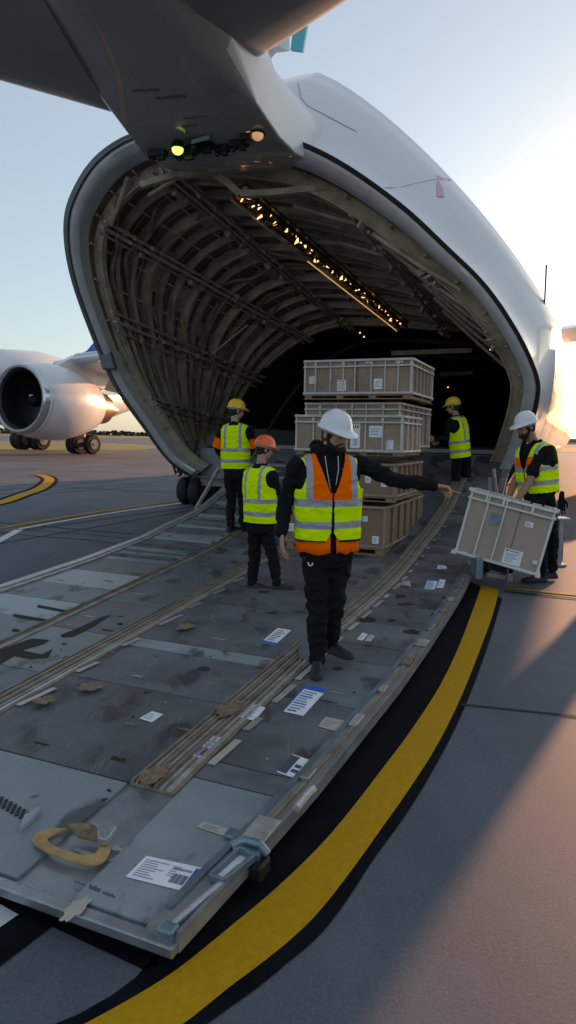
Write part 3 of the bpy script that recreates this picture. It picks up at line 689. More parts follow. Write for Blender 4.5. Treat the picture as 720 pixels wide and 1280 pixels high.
# slot hole with pale rim on the edge beam, vents, ink marks
m = MB(); m.tube([RP(370, 1011, .03), RP(385, 992, .03), RP(392, 986, .03)], .018, 8); m.build('beam_handle', 'track_pale', ramp, smooth=True)
for k in range(10): MB().bar(RP(-8 + k * 5.5, 990 + k * 3.1, .003), RP(-13 + k * 5.5, 1001 + k * 3.1, .003), .014, .005).build('vent_slot', 'seal', ramp)
m = MB(); P = [RP(*p, .002) for p in ((24, 1042), (30, 1025), (44, 1015), (52, 1014), (40, 1028))]; m.slab(P, Z * .02); m.build('vent_scoop', 'deck_blue', ramp)
def blot(pts, z=.0015, name='paint_stain', m_='joint'): MB().slab([onz(x, y, .095 + z) for x, y in pts], Z * .001).build(name, m_, ramp)
blot([(0, 812), (40, 798), (62, 800), (55, 805), (28, 813), (52, 818), (66, 811), (60, 822), (38, 824), (18, 820), (0, 831)])
blot([(75, 794), (100, 784), (125, 772), (140, 768), (118, 783), (92, 796), (78, 797)])
blot([(16, 767), (64, 775), (60, 778), (18, 771)]); blot([(48, 756), (84, 763), (82, 766), (46, 759)])
for (x, y, a_, b_) in ((80, 805, 4, 1.2), (84, 822, 6, 2), (60, 842, 7, 3), (105, 755, 5, 2), (20, 788, 6, 2), (255, 836, 8, 3), (144, 948, 6, 3), (430, 757, 4, 2), (153, 950, 6, 3), (422, 836, 8, 3), (395, 848, 6, 2), (330, 740, 10, 2), (150, 780, 5, 2), (185, 785, 5, 1.5), (340, 766, 8, 2)):
    blot([(x + a_ * math.cos(q) * random.uniform(.7, 1.1), y + b_ * math.sin(q) * random.uniform(.7, 1.1)) for q in [i * .785 for i in range(8)]])
for (x, y, a_, b_) in ((500, 745, 9, 3), (515, 790, 14, 3.5), (453, 757, 10, 4), (460, 775, 12, 5), (508, 755, 14, 2.5), (545, 768, 8, 4), (487, 730, 12, 2), (560, 747, 10, 3), (490, 775, 8, 2)):
    q_ = [(x + a_ * math.cos(q) * random.uniform(.6, 1.1), y + b_ * math.sin(q) * random.uniform(.6, 1.1)) for q in [i * .785 for i in range(8)]]
    MB().slab([onz(px, py, rz(6.5) + .0025) for px, py in q_], Z * .001).build('paint_stain', 'joint', ramp)
m = MB(); rs = random.Random(5)
for k in range(240):
    t = 1.9 + 8 * rs.random() ** 1.6; u = rs.uniform(uL(t) + .2, uE(t) - .1); c = W(u, t, rz(t) + .0022 + .0003 * (k % 3)); n = 7; a0 = rs.uniform(0, 3); sx1, sy1 = (rs.uniform(.006, .03), rs.uniform(.004, .012)) if k % 4 else (rs.uniform(.04, .12), rs.uniform(.008, .02))
    e = (L * math.cos(a0) + A * math.sin(a0)) if k % 4 else L; f = Z.cross(e); q0 = rs.uniform(.6, 1)
    m.slab([c + e * math.cos(2 * math.pi * j / n) * sx1 * rs.uniform(.6, 1.1) + f * math.sin(2 * math.pi * j / n) * sy1 * rs.uniform(.6, 1.1) for j in range(n)], Z * .0006, k % 3)
struct(m.build('scuff_marks', ['joint', 'tape_tan', 'track_pale'], ramp), 'stuff')
# small black lettering-like marks stencilled at the lower edge
m = MB(); x = 92
for k in range(22):
    if k in (6, 7, 14): x += 2.5; continue
    h_ = 2.2 + (k % 3) * .8 + (1.6 if 8 <= k <= 13 else 0); yb = 1103 + (x - 92) * .38
    m.slab([onz(x, yb, .0965), onz(x + 1.6, yb + .6, .0965), onz(x + 1.6 + h_ * .3, yb + .6 - h_, .0965), onz(x + h_ * .3, yb - h_, .0965)], Z * .0008); x += 2.35
m.build('stencil_marks', 'print_dark', ramp)
# carpet-tape scraps stuck along the tracks
def scrap(x, y, w_, h_, m_, lab, z=.135, ang=0., thick=.0015, name='cardboard_scrap', cat='scrap'):
    c = onz(x, y, z); t = UT(c)[1]; zz = rz(t) + .006 + (.018 if z > .12 else 0); c = onz(x, y, zz); c = onz(x, y, rz(UT(c)[1]) + (zz - rz(t)))
    e = (L * math.cos(ang) + A * math.sin(ang)); f = (A * math.cos(ang) - L * math.sin(ang)); n = 22; P = []
    for k in range(n):
        q = 2 * math.pi * k / n; r = 1 + .16 * math.sin(k * 2.1 + x) + .10 * math.sin(k * 5.3 + y); P.append(c + e * math.cos(q) * w_ / 3.4 * r + f * math.sin(q) * h_ / 1.6 * r + Z * (.0012 * math.sin(k * 1.3)))
    mb = MB(); mb.slab(P, Z * thick); o = mb.build(name, m_, base=c); tag(o, lab, cat, 'torn tan scraps along the ramp tracks')
scrap(192, 968, .20, .16, 'tape_tan', 'torn brown scrap on the right track beside the long dark panel nearest the ochre handle')
scrap(286, 886, .22, .18, 'tape_tan', 'crumpled brown scrap on the right track above the small blue sticker')
scrap(112, 858, .26, .12, 'tape_tan', 'brown scrap on the middle track at mid left of the ramp')
scrap(55, 875, .20, .10, 'tape_tan', 'brown scrap on the middle track near the left picture edge')
scrap(232, 783, .22, .16, 'tape_tan', 'brown scrap on the middle track halfway to the orange helmet man')
scrap(330, 828, .10, .10, 'tape_tan', 'small tan scrap on the right track in front of the walking man feet')
scrap(95, 1136, .10, .10, 'paper_cream', 'cream torn tag hanging over the near edge of the ramp', z=.1, name='paper_tag', cat='paper')
# stickers lying on the deck
def sticker(pts, kind, lab, z=None, wm='paper', name='shipping_label', group='shipping labels stuck on the ramp'):
    # pts: four pixel corners (near-left, near-right, far-right, far-left) on the deck
    P = []
    for x, y in pts:
        z_ = .095
        for _ in range(4): c = onz(x, y, z_ + .004); z_ = rz(UT(c)[1])
        P.append(onz(x, y, z_ + .0035))
    mb = MB(); mb.slab(P, Z * .0012)
    def q(a_, b_): return (P[0].lerp(P[1], a_)).lerp(P[3].lerp(P[2], a_), b_) + Z * .002
    def rect(a0, a1, b0, b1, mi): mb.slab([q(a0, b0), q(a1, b0), q(a1, b1), q(a0, b1)], Z * .0006, mi)
    rnd = random.Random(pts[0][0])
    if kind == 'big':
        for k in range(8):
            rect(.06, .06 + rnd.uniform(.2, .42), .12 + k * .10, .15 + k * .10, 3)
            if k > 2: rect(.52, .52 + rnd.uniform(.1, .2), .10 + k * .1, .125 + k * .10, 3)
        x = .62
        while x < .84: w_ = rnd.choice((.006, .012, .018)); rect(x, x + w_, .18, .55, 1); x += w_ + rnd.choice((.008, .014))
        rect(.87, .97, .08, .92, 2); rect(.55, .85, .70, .78, 3)
    elif kind == 'blue':
        rect(.0, 1, .84, 1, 2); rect(.0, .06, .0, .84, 2)
        for k in range(9): rect(.14, .14 + rnd.uniform(.4, .72), .06 + k * .085, .10 + k * .085, 3 if k % 3 else 2)
    elif kind == 'bluefoot':
        rect(0, 1, 0, .14, 2)
        for k in range(6): rect(.18, .18 + rnd.uniform(.4, .65), .22 + k * .12, .28 + k * .12, 3)
    elif kind == 'dark':
        rect(.0, .42, .05, .95, 1); rect(.5, .85, .2, .35, 1); rect(.5, .8, .45, .6, 1); rect(.93, 1, 0, 1, 4)
    elif kind == 'photo':
        rect(.05, .95, .08, .42, 2); rect(.3, .7, .15, .36, 4); rect(.1, .9, .55, .6, 3); rect(.1, .8, .7, .75, 3)
    else:
        for k in range(3): rect(.15, .5 + rnd.uniform(0, .3), .2 + k * .22, .25 + k * .22, 3)
    o = mb.build(name, [wm, 'print_dark', 'print_blue', 'print_grey', 'print_red'], base=sum(P, Vector()) / 4); tag(o, lab, 'label', group)
sticker([(157, 1096), (236, 1116), (257, 1086), (183, 1070)], 'big', 'large white shipping label with barcode near the front corner of the ramp')
sticker([(353, 889), (379, 895), (409, 862), (383, 856)], 'blue', 'long white and blue label lying on the ramp below the walking man feet')
sticker([(326, 803), (343, 807), (364, 788), (347, 785)], 'bluefoot', 'white label with dark blue end left of the walking man legs')
sticker([(397, 908), (423, 915), (431, 901), (407, 896)], 'plain', 'small cream label near the right edge beam below the long blue label', wm='paper_cream')
sticker([(346, 965), (371, 974), (390, 951), (366, 943)], 'dark', 'white label with black block and red edge on the dark panel')
sticker([(241, 945), (256, 949), (281, 923), (265, 919)], 'photo', 'small blue and white sticker beside the right track')
sticker([(174, 898), (190, 903), (204, 893), (190, 889)], 'plain', 'small pinkish white label alone on the middle dark panel')
sticker([(246, 1034), (280, 1045), (285, 1036), (254, 1027)], 'plain', 'pale torn label left of the steel latch', wm='paper_cream')
sticker([(530, 736), (543, 737), (548, 725), (534, 724)], 'blue', 'blue and white label on the ramp left of the tilted crate')
sticker([(545, 735), (554, 735), (557, 725), (550, 724)], 'plain', 'small white label right next to the blue label by the tilted crate')
sticker([(546, 711), (558, 711), (560, 703), (549, 703)], 'plain', 'white label one panel above the blue label near the tilted crate')
sticker([(502, 731), (514, 733), (512, 726), (504, 726)], 'plain', 'cream label between the right track and the blue label', wm='paper_cream')
sticker([(446, 799), (453, 801), (460, 793), (453, 791)], 'plain', 'small white tag on the ramp right of the walking man shoes')
sticker([(456, 801), (463, 802), (469, 795), (462, 793)], 'plain', 'small grey tag beside the white tag right of the shoes', wm='crate_frame')
sticker([(548, 681), (558, 681), (559, 674), (550, 674)], 'plain', 'white label high on the ramp beside the man in the yellow helmet')
sticker([(535, 685), (543, 685), (545, 680), (537, 680)], 'plain', 'small bluish label high on the ramp left of the white one')
sticker([(300, 897), (318, 901), (332, 885), (315, 880)], 'none_', 'loose pale sheet caught on the right track', name='paper_sheet')
# transparent wrap scrap by the feet
o = MB().slab([RP(*p, .01) for p in ((374, 806), (386, 800), (395, 812), (388, 826), (372, 824))], Z * .02).build('plastic_scrap', 'steel_blue', base=RP(380, 815)); tag(o, 'bluish plastic scrap on the ramp behind the walking man shoes', 'scrap')
# ochre curved handle
hd = thing('tie_down_handle', RP(90, 1058), 'ochre curved tie down handle lying flat on the near ramp panel', 'handle')
op = [(72, 1038), (56, 1039), (44, 1046), (42, 1056), (60, 1068), (85, 1077), (112, 1083), (128, 1080), (137, 1068), (138, 1060)]
ip = [(84, 1039), (70, 1044), (60, 1050), (62, 1056), (74, 1063), (92, 1069), (108, 1072), (118, 1070), (124, 1063), (124, 1054)]
a_ = cr([RP(*p, .012) for p in op], 24); b_ = cr([RP(*p, .012) for p in ip], 24)
MB().loft([[p, p + Z * .012, q + Z * .012, q] for p, q in zip(a_, b_)], True, True, True).build('grip', 'ochre_plastic', hd, bevel=.003)
MB().slab([RP(*p, .03) for p in ((84, 1034), (112, 1032), (128, 1042), (122, 1054), (98, 1048))], Z * .015).build('pivot_plate', 'tape_tan', hd, bevel=.003)
MB().slab([RP(*p, .03) for p in ((122, 1040), (140, 1034), (146, 1040), (134, 1058), (122, 1056))], Z * .03).build('pivot_arm', 'steel', hd, bevel=.004)
# ------------------------------------------------------------------ crates
def PT(x, y, t):
    d = ray(x, y); return CAM + d * (t / d.dot(A))
def PU(x, y, u):
    d = ray(x, y); return CAM + d * (u / d.dot(L))
def label_at(par, o, ex, ez, w, h, nrm, kind=0, wm='paper'):
    mb = MB(); n_ = nrm * .004; P = [o, o + ex * w, o + ex * w + ez * h, o + ez * h]; mb.slab([p + n_ * .4 for p in P], n_ * .3)
    rnd = random.Random(int(abs(o.x * 977 + o.z * 631)))
    def rect(a0, a1, b0, b1, mi): mb.slab([o + ex * w * a + ez * h * b + n_ * .9 for a, b in ((a0, b0), (a1, b0), (a1, b1), (a0, b1))], n_ * .15, mi)
    if kind == 1:   # tall sheet with heavy marks on top and a square code block below
        for k in range(3): rect(.18 + k * .25, .32 + k * .25, .78, .90, 1)
        for k in range(5):
            for j in range(4):
                if rnd.random() < .6: rect(.3 + j * .1, .38 + j * .1, .10 + k * .05, .14 + k * .05, 2)
    elif kind == 2:
        rect(.08, .8, .84, .92, 2)
        for k in range(5): rect(.1, .35 + rnd.uniform(0, .5), .14 + k * .13, .19 + k * .13, 2)
        rect(.08, .16, .80, .95, 1)
    else:
        for k in range(3): rect(.15, .5 + rnd.uniform(0, .35), .22 + k * .22, .30 + k * .22, 2)
    return mb.build('shipping_label', [wm, 'print_dark', 'print_grey'], par)
def crate(name, o, ex, ey, ez, w, d, h, nf, ns, lab, fm, bm_, labels=(), double=True, group=None, tk=.028, base=None):
    # o = front left bottom corner; ex along front, ey to the back, ez up
    t = thing(name, o + ex * w / 2 + ey * d / 2, lab, 'crate', group)
    b = .018; mb = MB(); c = o + ex * w / 2 + ey * d / 2 + ez * h / 2
    mb.box(c, w - 2 * b, d - 2 * b, h - 2 * b, ex, ey, ez).build('cardboard_box', bm_, t, bevel=.008)
    for i, j in ((0, 0), (1, 0), (0, 1), (1, 1)):
        p = o + ex * (tk / 2 if not i else w - tk / 2) + ey * (tk / 2 if not j else d - tk / 2); mb = MB(); mb.box(p + ez * h / 2, tk, tk, h + .012, ex, ey, ez); mb.build('corner_post', fm, t, bevel=.004)
    hs = [.014, h - .014] + ([h - .095] if double else [])
    for z_ in hs:
        hh = .030 if z_ != h - .095 else .022
        for (p, q, s_) in ((o - ey * .003, o + ex * w - ey * .003, 1), (o + ex * w + ex * .003, o + ex * (w + .003) + ey * d, 0), (o + ey * (d + .003), o + ex * w + ey * (d + .003), 1), (o - ex * .003, o - ex * .003 + ey * d, 0)):
            mb = MB(); mb.box((p + q) / 2 + ez * z_, (p - q).length + .01 if s_ else .03, .03 if s_ else (p - q).length - .04, hh, ex, ey, ez); mb.build('rail', fm, t, bevel=.003)
    for k in range(nf):
        x = w * (k + 1) / (nf + 1) + random.uniform(-.02, .02); mb = MB(); mb.box(o + ex * x + ez * h / 2 - ey * .0, .016, .020, h - .03, ex, ey, ez)
        if k % 2 == 0: mb.box(o + ex * x + ez * (h - .06) - ey * .01, .04, .02, .04, ex, ey, ez)
        mb.build('slat', fm, t)
    for k in range(ns):
        y = d * (k + 1) / (ns + 1); mb = MB(); mb.box(o + ey * y + ex * w + ez * h / 2, .024, .020, h - .03, ex, ey, ez); mb.build('slat', bm_ if ns > 3 else fm, t)
    # folded lid flap seams / tape
    mb = MB(); mb.box(o + ex * w * (.5 if ns else .62) + ez * (h * .5) + ey * (b - .002), .05 if ns else .012, .004, h - .06, ex, ey, ez); mb.build('packing_tape', 'tape_tan', t)
    for (fx, fz, lw, lh, kd) in labels: label_at(t, o + ex * w * fx + ez * h * fz - ey * (-.015), ex, ez, lw, lh, -ey, kd)
    return t
def pallet(o, w, d, h, lab):
    t = thing('wooden_pallet', o + L * w / 2 + A * d / 2, lab, 'pallet', 'wooden pallets between the crates')
    for k in range(3): MB().box(o + L * w / 2 + A * (.06 + (d - .12) * k / 2) + Z * h * .86, w, .11, h * .25, L, A).build('top_board', 'pallet_wood', t)
    for k in range(4): MB().box(o + L * (.07 + (w - .14) * k / 3) + A * d / 2 + Z * h * .45, .10, d - .02, h * .52, L, A).build('block', 'pallet_wood', t)
    MB().box(o + L * w / 2 + A * .05 + Z * h * .09, w, .09, h * .16, L, A).build('bottom_board', 'pallet_wood', t)
    MB().box(o + L * w / 2 + A * (d - .05) + Z * h * .09, w, .09, h * .16, L, A).build('bottom_board', 'pallet_wood', t)
    return t
def crate_px(tf, xl, xr, ytop, ybot, xside, **k):
    pr = PT(xr, (ytop + ybot) / 2, tf); pl = PT(xl, (ytop + ybot) / 2, tf); z1 = PT(xr, ytop, tf).z; z0 = PT(xr, ybot, tf).z
    ps = PU(xside, (ytop + ybot) / 2, pr.dot(L)); d = ps.dot(A) - tf
    return W(pl.dot(L), tf, z0), (pr - pl).dot(L), max(.4, min(d, 3)), z1 - z0
G = 'brown crates stacked on the ramp'
def level(tf, xl, xr, yt, yb, xs, nf, ns, lab, plab, labels, dbl=False, ph=.10, zfloor=None, fm='crate_frame', bm_='cardboard'):
    o, w, d, h = crate_px(tf, xl, xr, yt, yb, xs)
    crate('slatted_crate', o, L, A, Z, w, d, h, nf, ns, lab, fm, bm_, labels, dbl, G)
    z0 = zfloor if zfloor is not None else o.z - ph
    pallet(Vector((o.x, o.y, z0)), w, d, o.z - z0 - .003, plab)
    return o, w, d, h
random.seed(11)
lv0 = level(8.5, 357, 481, 634, 686, 527, 1, 5, 'brown crate at the bottom of the stack with white labels low on its front', 'wooden pallet standing on the ramp under the bottom crate', [(.02, .25, .11, .11, 0), (.60, .10, .15, .16, 2), (.88, .10, .09, .1, 0), (.78, .62, .07, .07, 0)], ph=.07, zfloor=rz(8.5) + .004, fm='cardboard', bm_='cardboard_dark')
lv1 = level(8.62, 372, 494, 580, 622, 527, 1, 5, 'brown crate third from the top, behind the pointing arm', 'wooden pallet under the crate behind the pointing arm', [(.70, .40, .08, .09, 0), (.86, .30, .08, .15, 2)], ph=.07, fm='cardboard', bm_='cardboard_dark')
lv2 = level(8.6, 369, 503, 519, 566, 526, 5, 3, 'slatted crate with three white labels right behind the pointing man helmet', 'wooden pallet under the three label crate', [(.53, .10, .13, .33, 1), (.70, .40, .17, .15, 0), (.86, .08, .09, .12, 2)], True, ph=.05)
lv3 = level(9.25, 381, 500, 503, 560, 538, 5, 5, 'half hidden crate under the top crate, behind the three label crate', 'wooden pallet under the half hidden crate', [(.06, .5, .12, .12, 0), (.3, .7, .2, .08, 0)], True, ph=.05)
lv4 = level(9.1, 380, 515, 447, 492, 542, 7, 5, 'widest slatted crate on the very top of the stack', 'wooden pallet under the top crate', [(.05, .32, .11, .10, 0), (.32, .10, .13, .15, 2), (.66, .14, .12, .14, 0), (.58, .88, .08, .05, 0), (.85, .88, .10, .06, 0)], True, ph=.07)
# tilted crate on the hand truck
Yc = 7.55
bl = dep(568, 690, Yc + .16); br = dep(672, 720, Yc - .16); tl = dep(592, 612, Yc + .13)
ex = (br - bl).normalized(); ey = ex.cross(Z).normalized() * -1; ey = Vector((.36, 1, -.04)).normalized(); ey = (ey - ex * ey.dot(ex)).normalized(); ez = ex.cross(ey).normalized()
if ez.z < 0: ez = -ez
w_ = (br - bl).length; h_ = (tl - bl).length; d_ = .62
tc = crate('tilted_crate', bl, ex, ey, ez, w_, d_, h_, 0, 0, 'white framed brown crate tilted on a hand truck in front of the right hand worker', 'crate_frame_white', 'cardboard_pale', [(.56, .05, .20, .17, 2), (.70, .66, .09, .06, 0)], True)
for fx in (.23, .44): MB().bar(bl + ex * w_ * fx - ey * .014 + ez * .02, bl + ex * w_ * fx - ey * .014 + ez * (h_ - .02), .016, .016).build('strap', 'crate_frame_white', tc)
for fx in (.2, .4, .74): MB().box(bl + ex * w_ * fx + ez * (h_ - .05) - ey * .012, .028, .03, .11, ex, ey, ez).build('clip', 'crate_frame_white', tc, bevel=.003)
for fx, fz in ((-.01, 0), (1.0, 0), (.0, 1), (1, 1), (.93, .18), (.12, .02)): MB().box(bl + ex * w_ * fx + ez * h_ * fz + ey * .01, .055, .05, .04, ex, ey, ez).build('corner_cap', 'crate_frame_white', tc, bevel=.004)
MB().slab([bl + ex * w_ * a_ + ez * h_ * b_ + ey * .014 for a_, b_ in ((.30, .56), (.42, .56), (.42, .74), (.30, .74))], -ey * .003).build('blue_patch', 'steel_blue', tc)
for k in range(5): MB().box(bl + ex * w_ * (.25 + k * .13) + ez * (h_ + .01) + ey * random.uniform(.05, .3), .10, .04, .02, ex, ey, ez).build('lid_clamp', 'steel', tc, bevel=.003)
gc = onz(632, 722, 0); ht = thing('hand_truck', gc, 'steel hand truck carrying the tilted crate', 'hand truck')
u_ = bl + ey * (d_ + .05)
tw = ex
for fx in (.26, .34):
    top = dep(612 if fx == .26 else 617, 597 if fx == .26 else 586, Yc + .65); bot = Vector((gc.x - .16 + (fx - .26) * 2, gc.y + .10, .12)); MB().tube([bot, top], .020, 8).build('upright', 'steel', ht, smooth=True)
for f in (.3, .6): MB().bar(Vector((gc.x - .16, gc.y + .1, .12)).lerp(dep(612, 597, Yc + .65), f), Vector((gc.x, gc.y + .1, .12)).lerp(dep(617, 586, Yc + .65), f), .025).build('crossbar', 'steel', ht)
m = MB(); a = dep(596, 705, Yc + .1); m.box(a - Z * .03, .07, .25, .24, mi=0); m.build('bracket', 'steel_blue', ht, bevel=.006)
m = MB(); a = dep(608, 718, Yc + .3); b = dep(636, 722, Yc + .3); m.bar(a, b, .05, .05); m.box(b, .07, .1, .07); m.build('toe_plate', 'steel', ht, bevel=.004)
m = MB(); a = dep(612, 706, Yc + .35); b = dep(634, 712, Yc + .35); m.bar(a, b, .10, .10); m.build('axle_housing', 'black_metal', ht)
MB().tube([dep(637, 700, Yc + .3), dep(634, 720, Yc + .3)], .008, 6).build('rod', 'track_pale', ht)
for x in (-.16, .14): wheel(ht, Vector((gc.x + x, gc.y + .28, .085)), .083, .05, Vector((1, 0, 0)))
# steel stand behind the worker
sb = onz(697, 706, 0); st = thing('steel_stand', sb, 'narrow grey steel stand on the concrete behind the right hand worker', 'stand')
tp = dep(698, 648, sb.y); MB().box(Vector((sb.x, sb.y, tp.z / 2)), .07, .12, tp.z).build('post', 'steel', st, bevel=.008)
MB().box(Vector((sb.x + .01, sb.y, tp.z)), .18, .2, .03).build('top_plate', 'steel', st, bevel=.006)
MB().box(Vector((sb.x, sb.y, .012)), .16, .24, .024).build('foot', 'steel', st, bevel=.004)
MB().tube([Vector((sb.x + .05, sb.y, tp.z * .95)), Vector((sb.x + .055, sb.y, .05))], .010, 6).build('cable', 'black_metal', st)
# cabinet added out of view on the right to cast the long foreground shadow
SA = R(33.3); sd_ = Vector((math.sin(SA), math.cos(SA), 0)); sx_ = Vector((math.cos(SA), -math.sin(SA), 0))
cb = sd_ * 13.2 + sx_ * -.98; cab = thing('shadow_caster_cabinet', cb, 'added tall grey cabinet on wheels, out of view, casting the foreground shadow', 'cabinet')
MB().box(cb + Z * 1.02, .44, .44, 1.85, sx_, sd_).build('cabinet_body', 'cabinet', cab, bevel=.02)
MB().box(cb - sd_ * .23 + Z * 1.02, .40, .02, 1.75, sx_, sd_).build('door', 'cabinet', cab, bevel=.005)
MB().box(cb - sd_ * .25 + sx_ * .14 + Z * 1.0, .02, .03, .14, sx_, sd_).build('handle', 'black_metal', cab)
for a_ in (-.16, .16):
    for b_ in (-.16, .16): wheel(cab, cb + sx_ * a_ + sd_ * b_ + Z * .05, .05, .04, sx_)

# ------------------------------------------------------------------ parked aircraft on the left
PB = Vector((-26, 58, 0)); ap = thing('parked_airliner', PB, 'white parked airliner with a big engine and blue tail at the left', 'aircraft')
c0 = dep(23, 498, 46); c1 = dep(128, 511, 54); ln = (c1 - c0).length; dN = (c1 - c0).normalized()
RL = 43 / 850 * 46
rg = nacelle(ap, c0, dN, RL, ln, None, None)
ring = rg
nb = MB().loft([ring(x, q) for x, q in ((.02, 1.0), (.06, 1.04), (.14, 1.10), (.28, 1.15), (.42, 1.14), (.56, 1.05), (.68, .93), (.80, .74), (.805, .70))], True, False, False).build('engine_nacelle', 'skin_white', ap, smooth=True)
MB().loft([ring(x, q) for x, q in ((.05, .84), (.01, .86), (-.006, .90), (-.008, .95), (.002, 1.0), (.02, 1.003), (.075, 1.052))], True, False, False).build('intake_lip', 'lip_metal', nb, smooth=True)
MB().loft([ring(x, q) for x, q in ((.05, .84), (.15, .80), (.20, .79))], True, False, True).build('intake_duct', 'fan_dark', nb, smooth=True)
fb = MB(); e_ = dN.cross(Z).normalized(); f_ = e_.cross(dN)
for k in range(26):
    a = 2 * math.pi * k / 26; dr = e_ * math.cos(a) + f_ * math.sin(a); tg = dr.cross(dN); cc_ = c0 + dN * ln * .18
    fb.add([cc_ + dr * .25, cc_ + dr * RL * .78 - tg * .12, cc_ + dr * RL * .78 + tg * .22 + dN * .2, cc_ + dr * .25 + tg * .1 + dN * .1], [(0, 1, 2, 3)])
fb.build('fan_blades', 'black_metal', nb)
MB().loft([ring(x, q) for x, q in ((.10, .01), (.125, .10), (.155, .17), (.19, .2))], True, True, True).build('spinner', 'black_metal', nb, smooth=True)
MB().box(c0 + dN * ln * .145 + f_ * .22 - e_ * .1, .3, .06, .3, e_, dN, f_).build('spinner_mark', 'paper', nb)
MB().loft([ring(x, q) for x, q in ((.72, .70), (.80, .62), (.9, .55), (1.0, .50), (1.0, .42))], True, True, True).build('exhaust_nozzle', 'exhaust', nb, smooth=True)
MB().loft([ring(x, q) for x, q in ((.96, .38), (1.08, .30), (1.2, .1))], True, True, True).build('exhaust_cone', 'exhaust', nb, smooth=True)
pc = c0 + dN * ln * .34
m = MB(); P = [pc + Z * RL * 1.06, c0 + dN * ln * .95 + Z * RL * .6, c0 + dN * ln * 1.1 + Z * RL * 1.35, c0 + dN * ln * .6 + Z * RL * 1.55]; m.slab(P, e_ * .5).build('engine_pylon', 'skin_side', ap)
# fuselage
f0 = dep(-150, 472, 50); f1 = dep(30, 489, 62); f2 = dep(110, 499, 72); f3 = dep(185, 498, 86)
R0 = 3.1
def fr(c, d, r, rv=None, n=32):
    e = d.cross(Z).normalized(); f = e.cross(d); return [c + e * math.cos(2 * math.pi * k / n) * r + f * math.sin(2 * math.pi * k / n) * (rv or r) for k in range(n)]
dF = (f1 - f0).normalized(); dG = (f3 - f2).normalized()
MB().loft([fr(f0 - dF * 20, dF, .4), fr(f0 - dF * 17, dF, R0 * .7), fr(f0 - dF * 12, dF, R0), fr(f0, dF, R0), fr(f1, (f2 - f0).normalized(), R0), fr(f2, dG, R0 * .85), fr(f2.lerp(f3, .5), dG, R0 * .52), fr(f3, dG, .35)], True, True, True).build('fuselage', 'skin_white', ap, smooth=True)
# belly fairing at the wing root
a = dep(40, 470, 56); MB().loft([fr(a - dF * 9, dF, .3), fr(a - dF * 5, dF, 2.3, 1.6), fr(a, dF, 2.8, 2.0), fr(a + dF * 5, dF, 2.4, 1.5), fr(a + dF * 9, dF, .3)], True, True, True).build('belly_fairing', 'skin_white', ap, smooth=True)
wing(dep(66, 454, 52), dep(150, 492, 64), dep(236, 430, 45), dep(262, 452, 50), .75, .4, 'wing', 'skin_side', ap)
w0, w1 = dep(97, 449, 50.2), dep(238, 431, 44.4); MB().tube([w0, w1], [.42, .32], 12).build('leading_edge_slat', 'lip_metal', ap, smooth=True)
for x in (.18, .5): p = dep(112 + x * 60, 472 + x * 10, 57); MB().loft([fr(p - dN * 1.8, dN, .06), fr(p - dN * 1.0, dN, .30), fr(p + dN * .6, dN, .34), fr(p + dN * 2.4, dN, .06)], True, True, True).build('flap_fairing', 'skin_side', ap, smooth=True)
P = [dep(x, y, 67) for x, y in ((58, 466), (70, 454), (90, 447), (108, 438), (120, 424), (134, 400), (152, 366), (196, 366), (196, 474))]
MB().slab(P, Vector((.2, .45, 0))).build('tail_fin', 'blue_paint', ap, bevel=.08)
wing(dep(150, 488, 78), dep(178, 492, 84), dep(235, 480, 74), dep(245, 482, 76), .4, .2, 'tailplane', 'skin_side', ap)
for (xs, yb) in (((24, 30, 45, 52), 562.5), ((93, 98, 106, 115), 568)):
    q = onz((xs[0] + xs[-1]) / 2, yb, 0); Yg = q.y; rr = 12.6 / 850 * Yg
    ps = []
    for k, x in enumerate(xs):
        p = dep(x, 550, Yg + (.9 if k % 2 == 0 else 0)); p.z = rr + .01; ps.append(p); wheel(ap, p, rr, rr * .62, Vector((.86, -.5, 0)))
    c = sum(ps, Vector()) / 4; MB().tube([c, c + Z * 2.2, c + Z * 4.6], [.26, .2, .3], 10).build('gear_leg', 'black_metal', ap, smooth=True)
    MB().bar(ps[0], ps[-1], .35).build('bogie_beam', 'black_metal', ap)

# ------------------------------------------------------------------ people
def remeshed(mb, voxel, sm=4, wr=0., wf=9., seed=0, fac=.5):
    me = bpy.data.meshes.new('tmp'); me.from_pydata(mb.v, [], mb.f); me.update()
    bm = bmesh.new(); bm.from_mesh(me); bmesh.ops.recalc_face_normals(bm, faces=bm.faces); bm.to_mesh(me); bm.free()
    o = bpy.data.objects.new('tmp', me); COL.objects.link(o)
    md = o.modifiers.new('r', 'REMESH'); md.mode = 'VOXEL'; md.voxel_size = voxel
    if sm: s_ = o.modifiers.new('s', 'SMOOTH'); s_.iterations = sm; s_.factor = fac
    dg = bpy.context.evaluated_depsgraph_get(); ev = o.evaluated_get(dg); out = bpy.data.meshes.new_from_object(ev)
    bpy.data.objects.remove(o); bpy.data.meshes.remove(me)
    if wr:
        nr = [v.normal.copy() for v in out.vertices]
        for v, n_ in zip(out.vertices, nr):
            c = v.co; q = noise.noise(Vector((c.x * wf + seed, c.y * wf, c.z * wf * 1.6))) + .5 * noise.noise(Vector((c.x * wf * 2.2, c.y * wf * 2.2 + seed, c.z * wf * 3.2)))
            r_ = 1 - abs(q); v.co = c + n_ * (r_ * r_ - .6) * wr
    return out
def put(me, name, mats, parent, base):
    me.name = name; me.materials.clear()
    for m_ in mats: me.materials.append(M[m_])
    for v in me.vertices: v.co -= base
    me.polygons.foreach_set('use_smooth', [True] * len(me.polygons))
    o = bpy.data.objects.new(name, me); COL.objects.link(o); o.parent = parent; return o
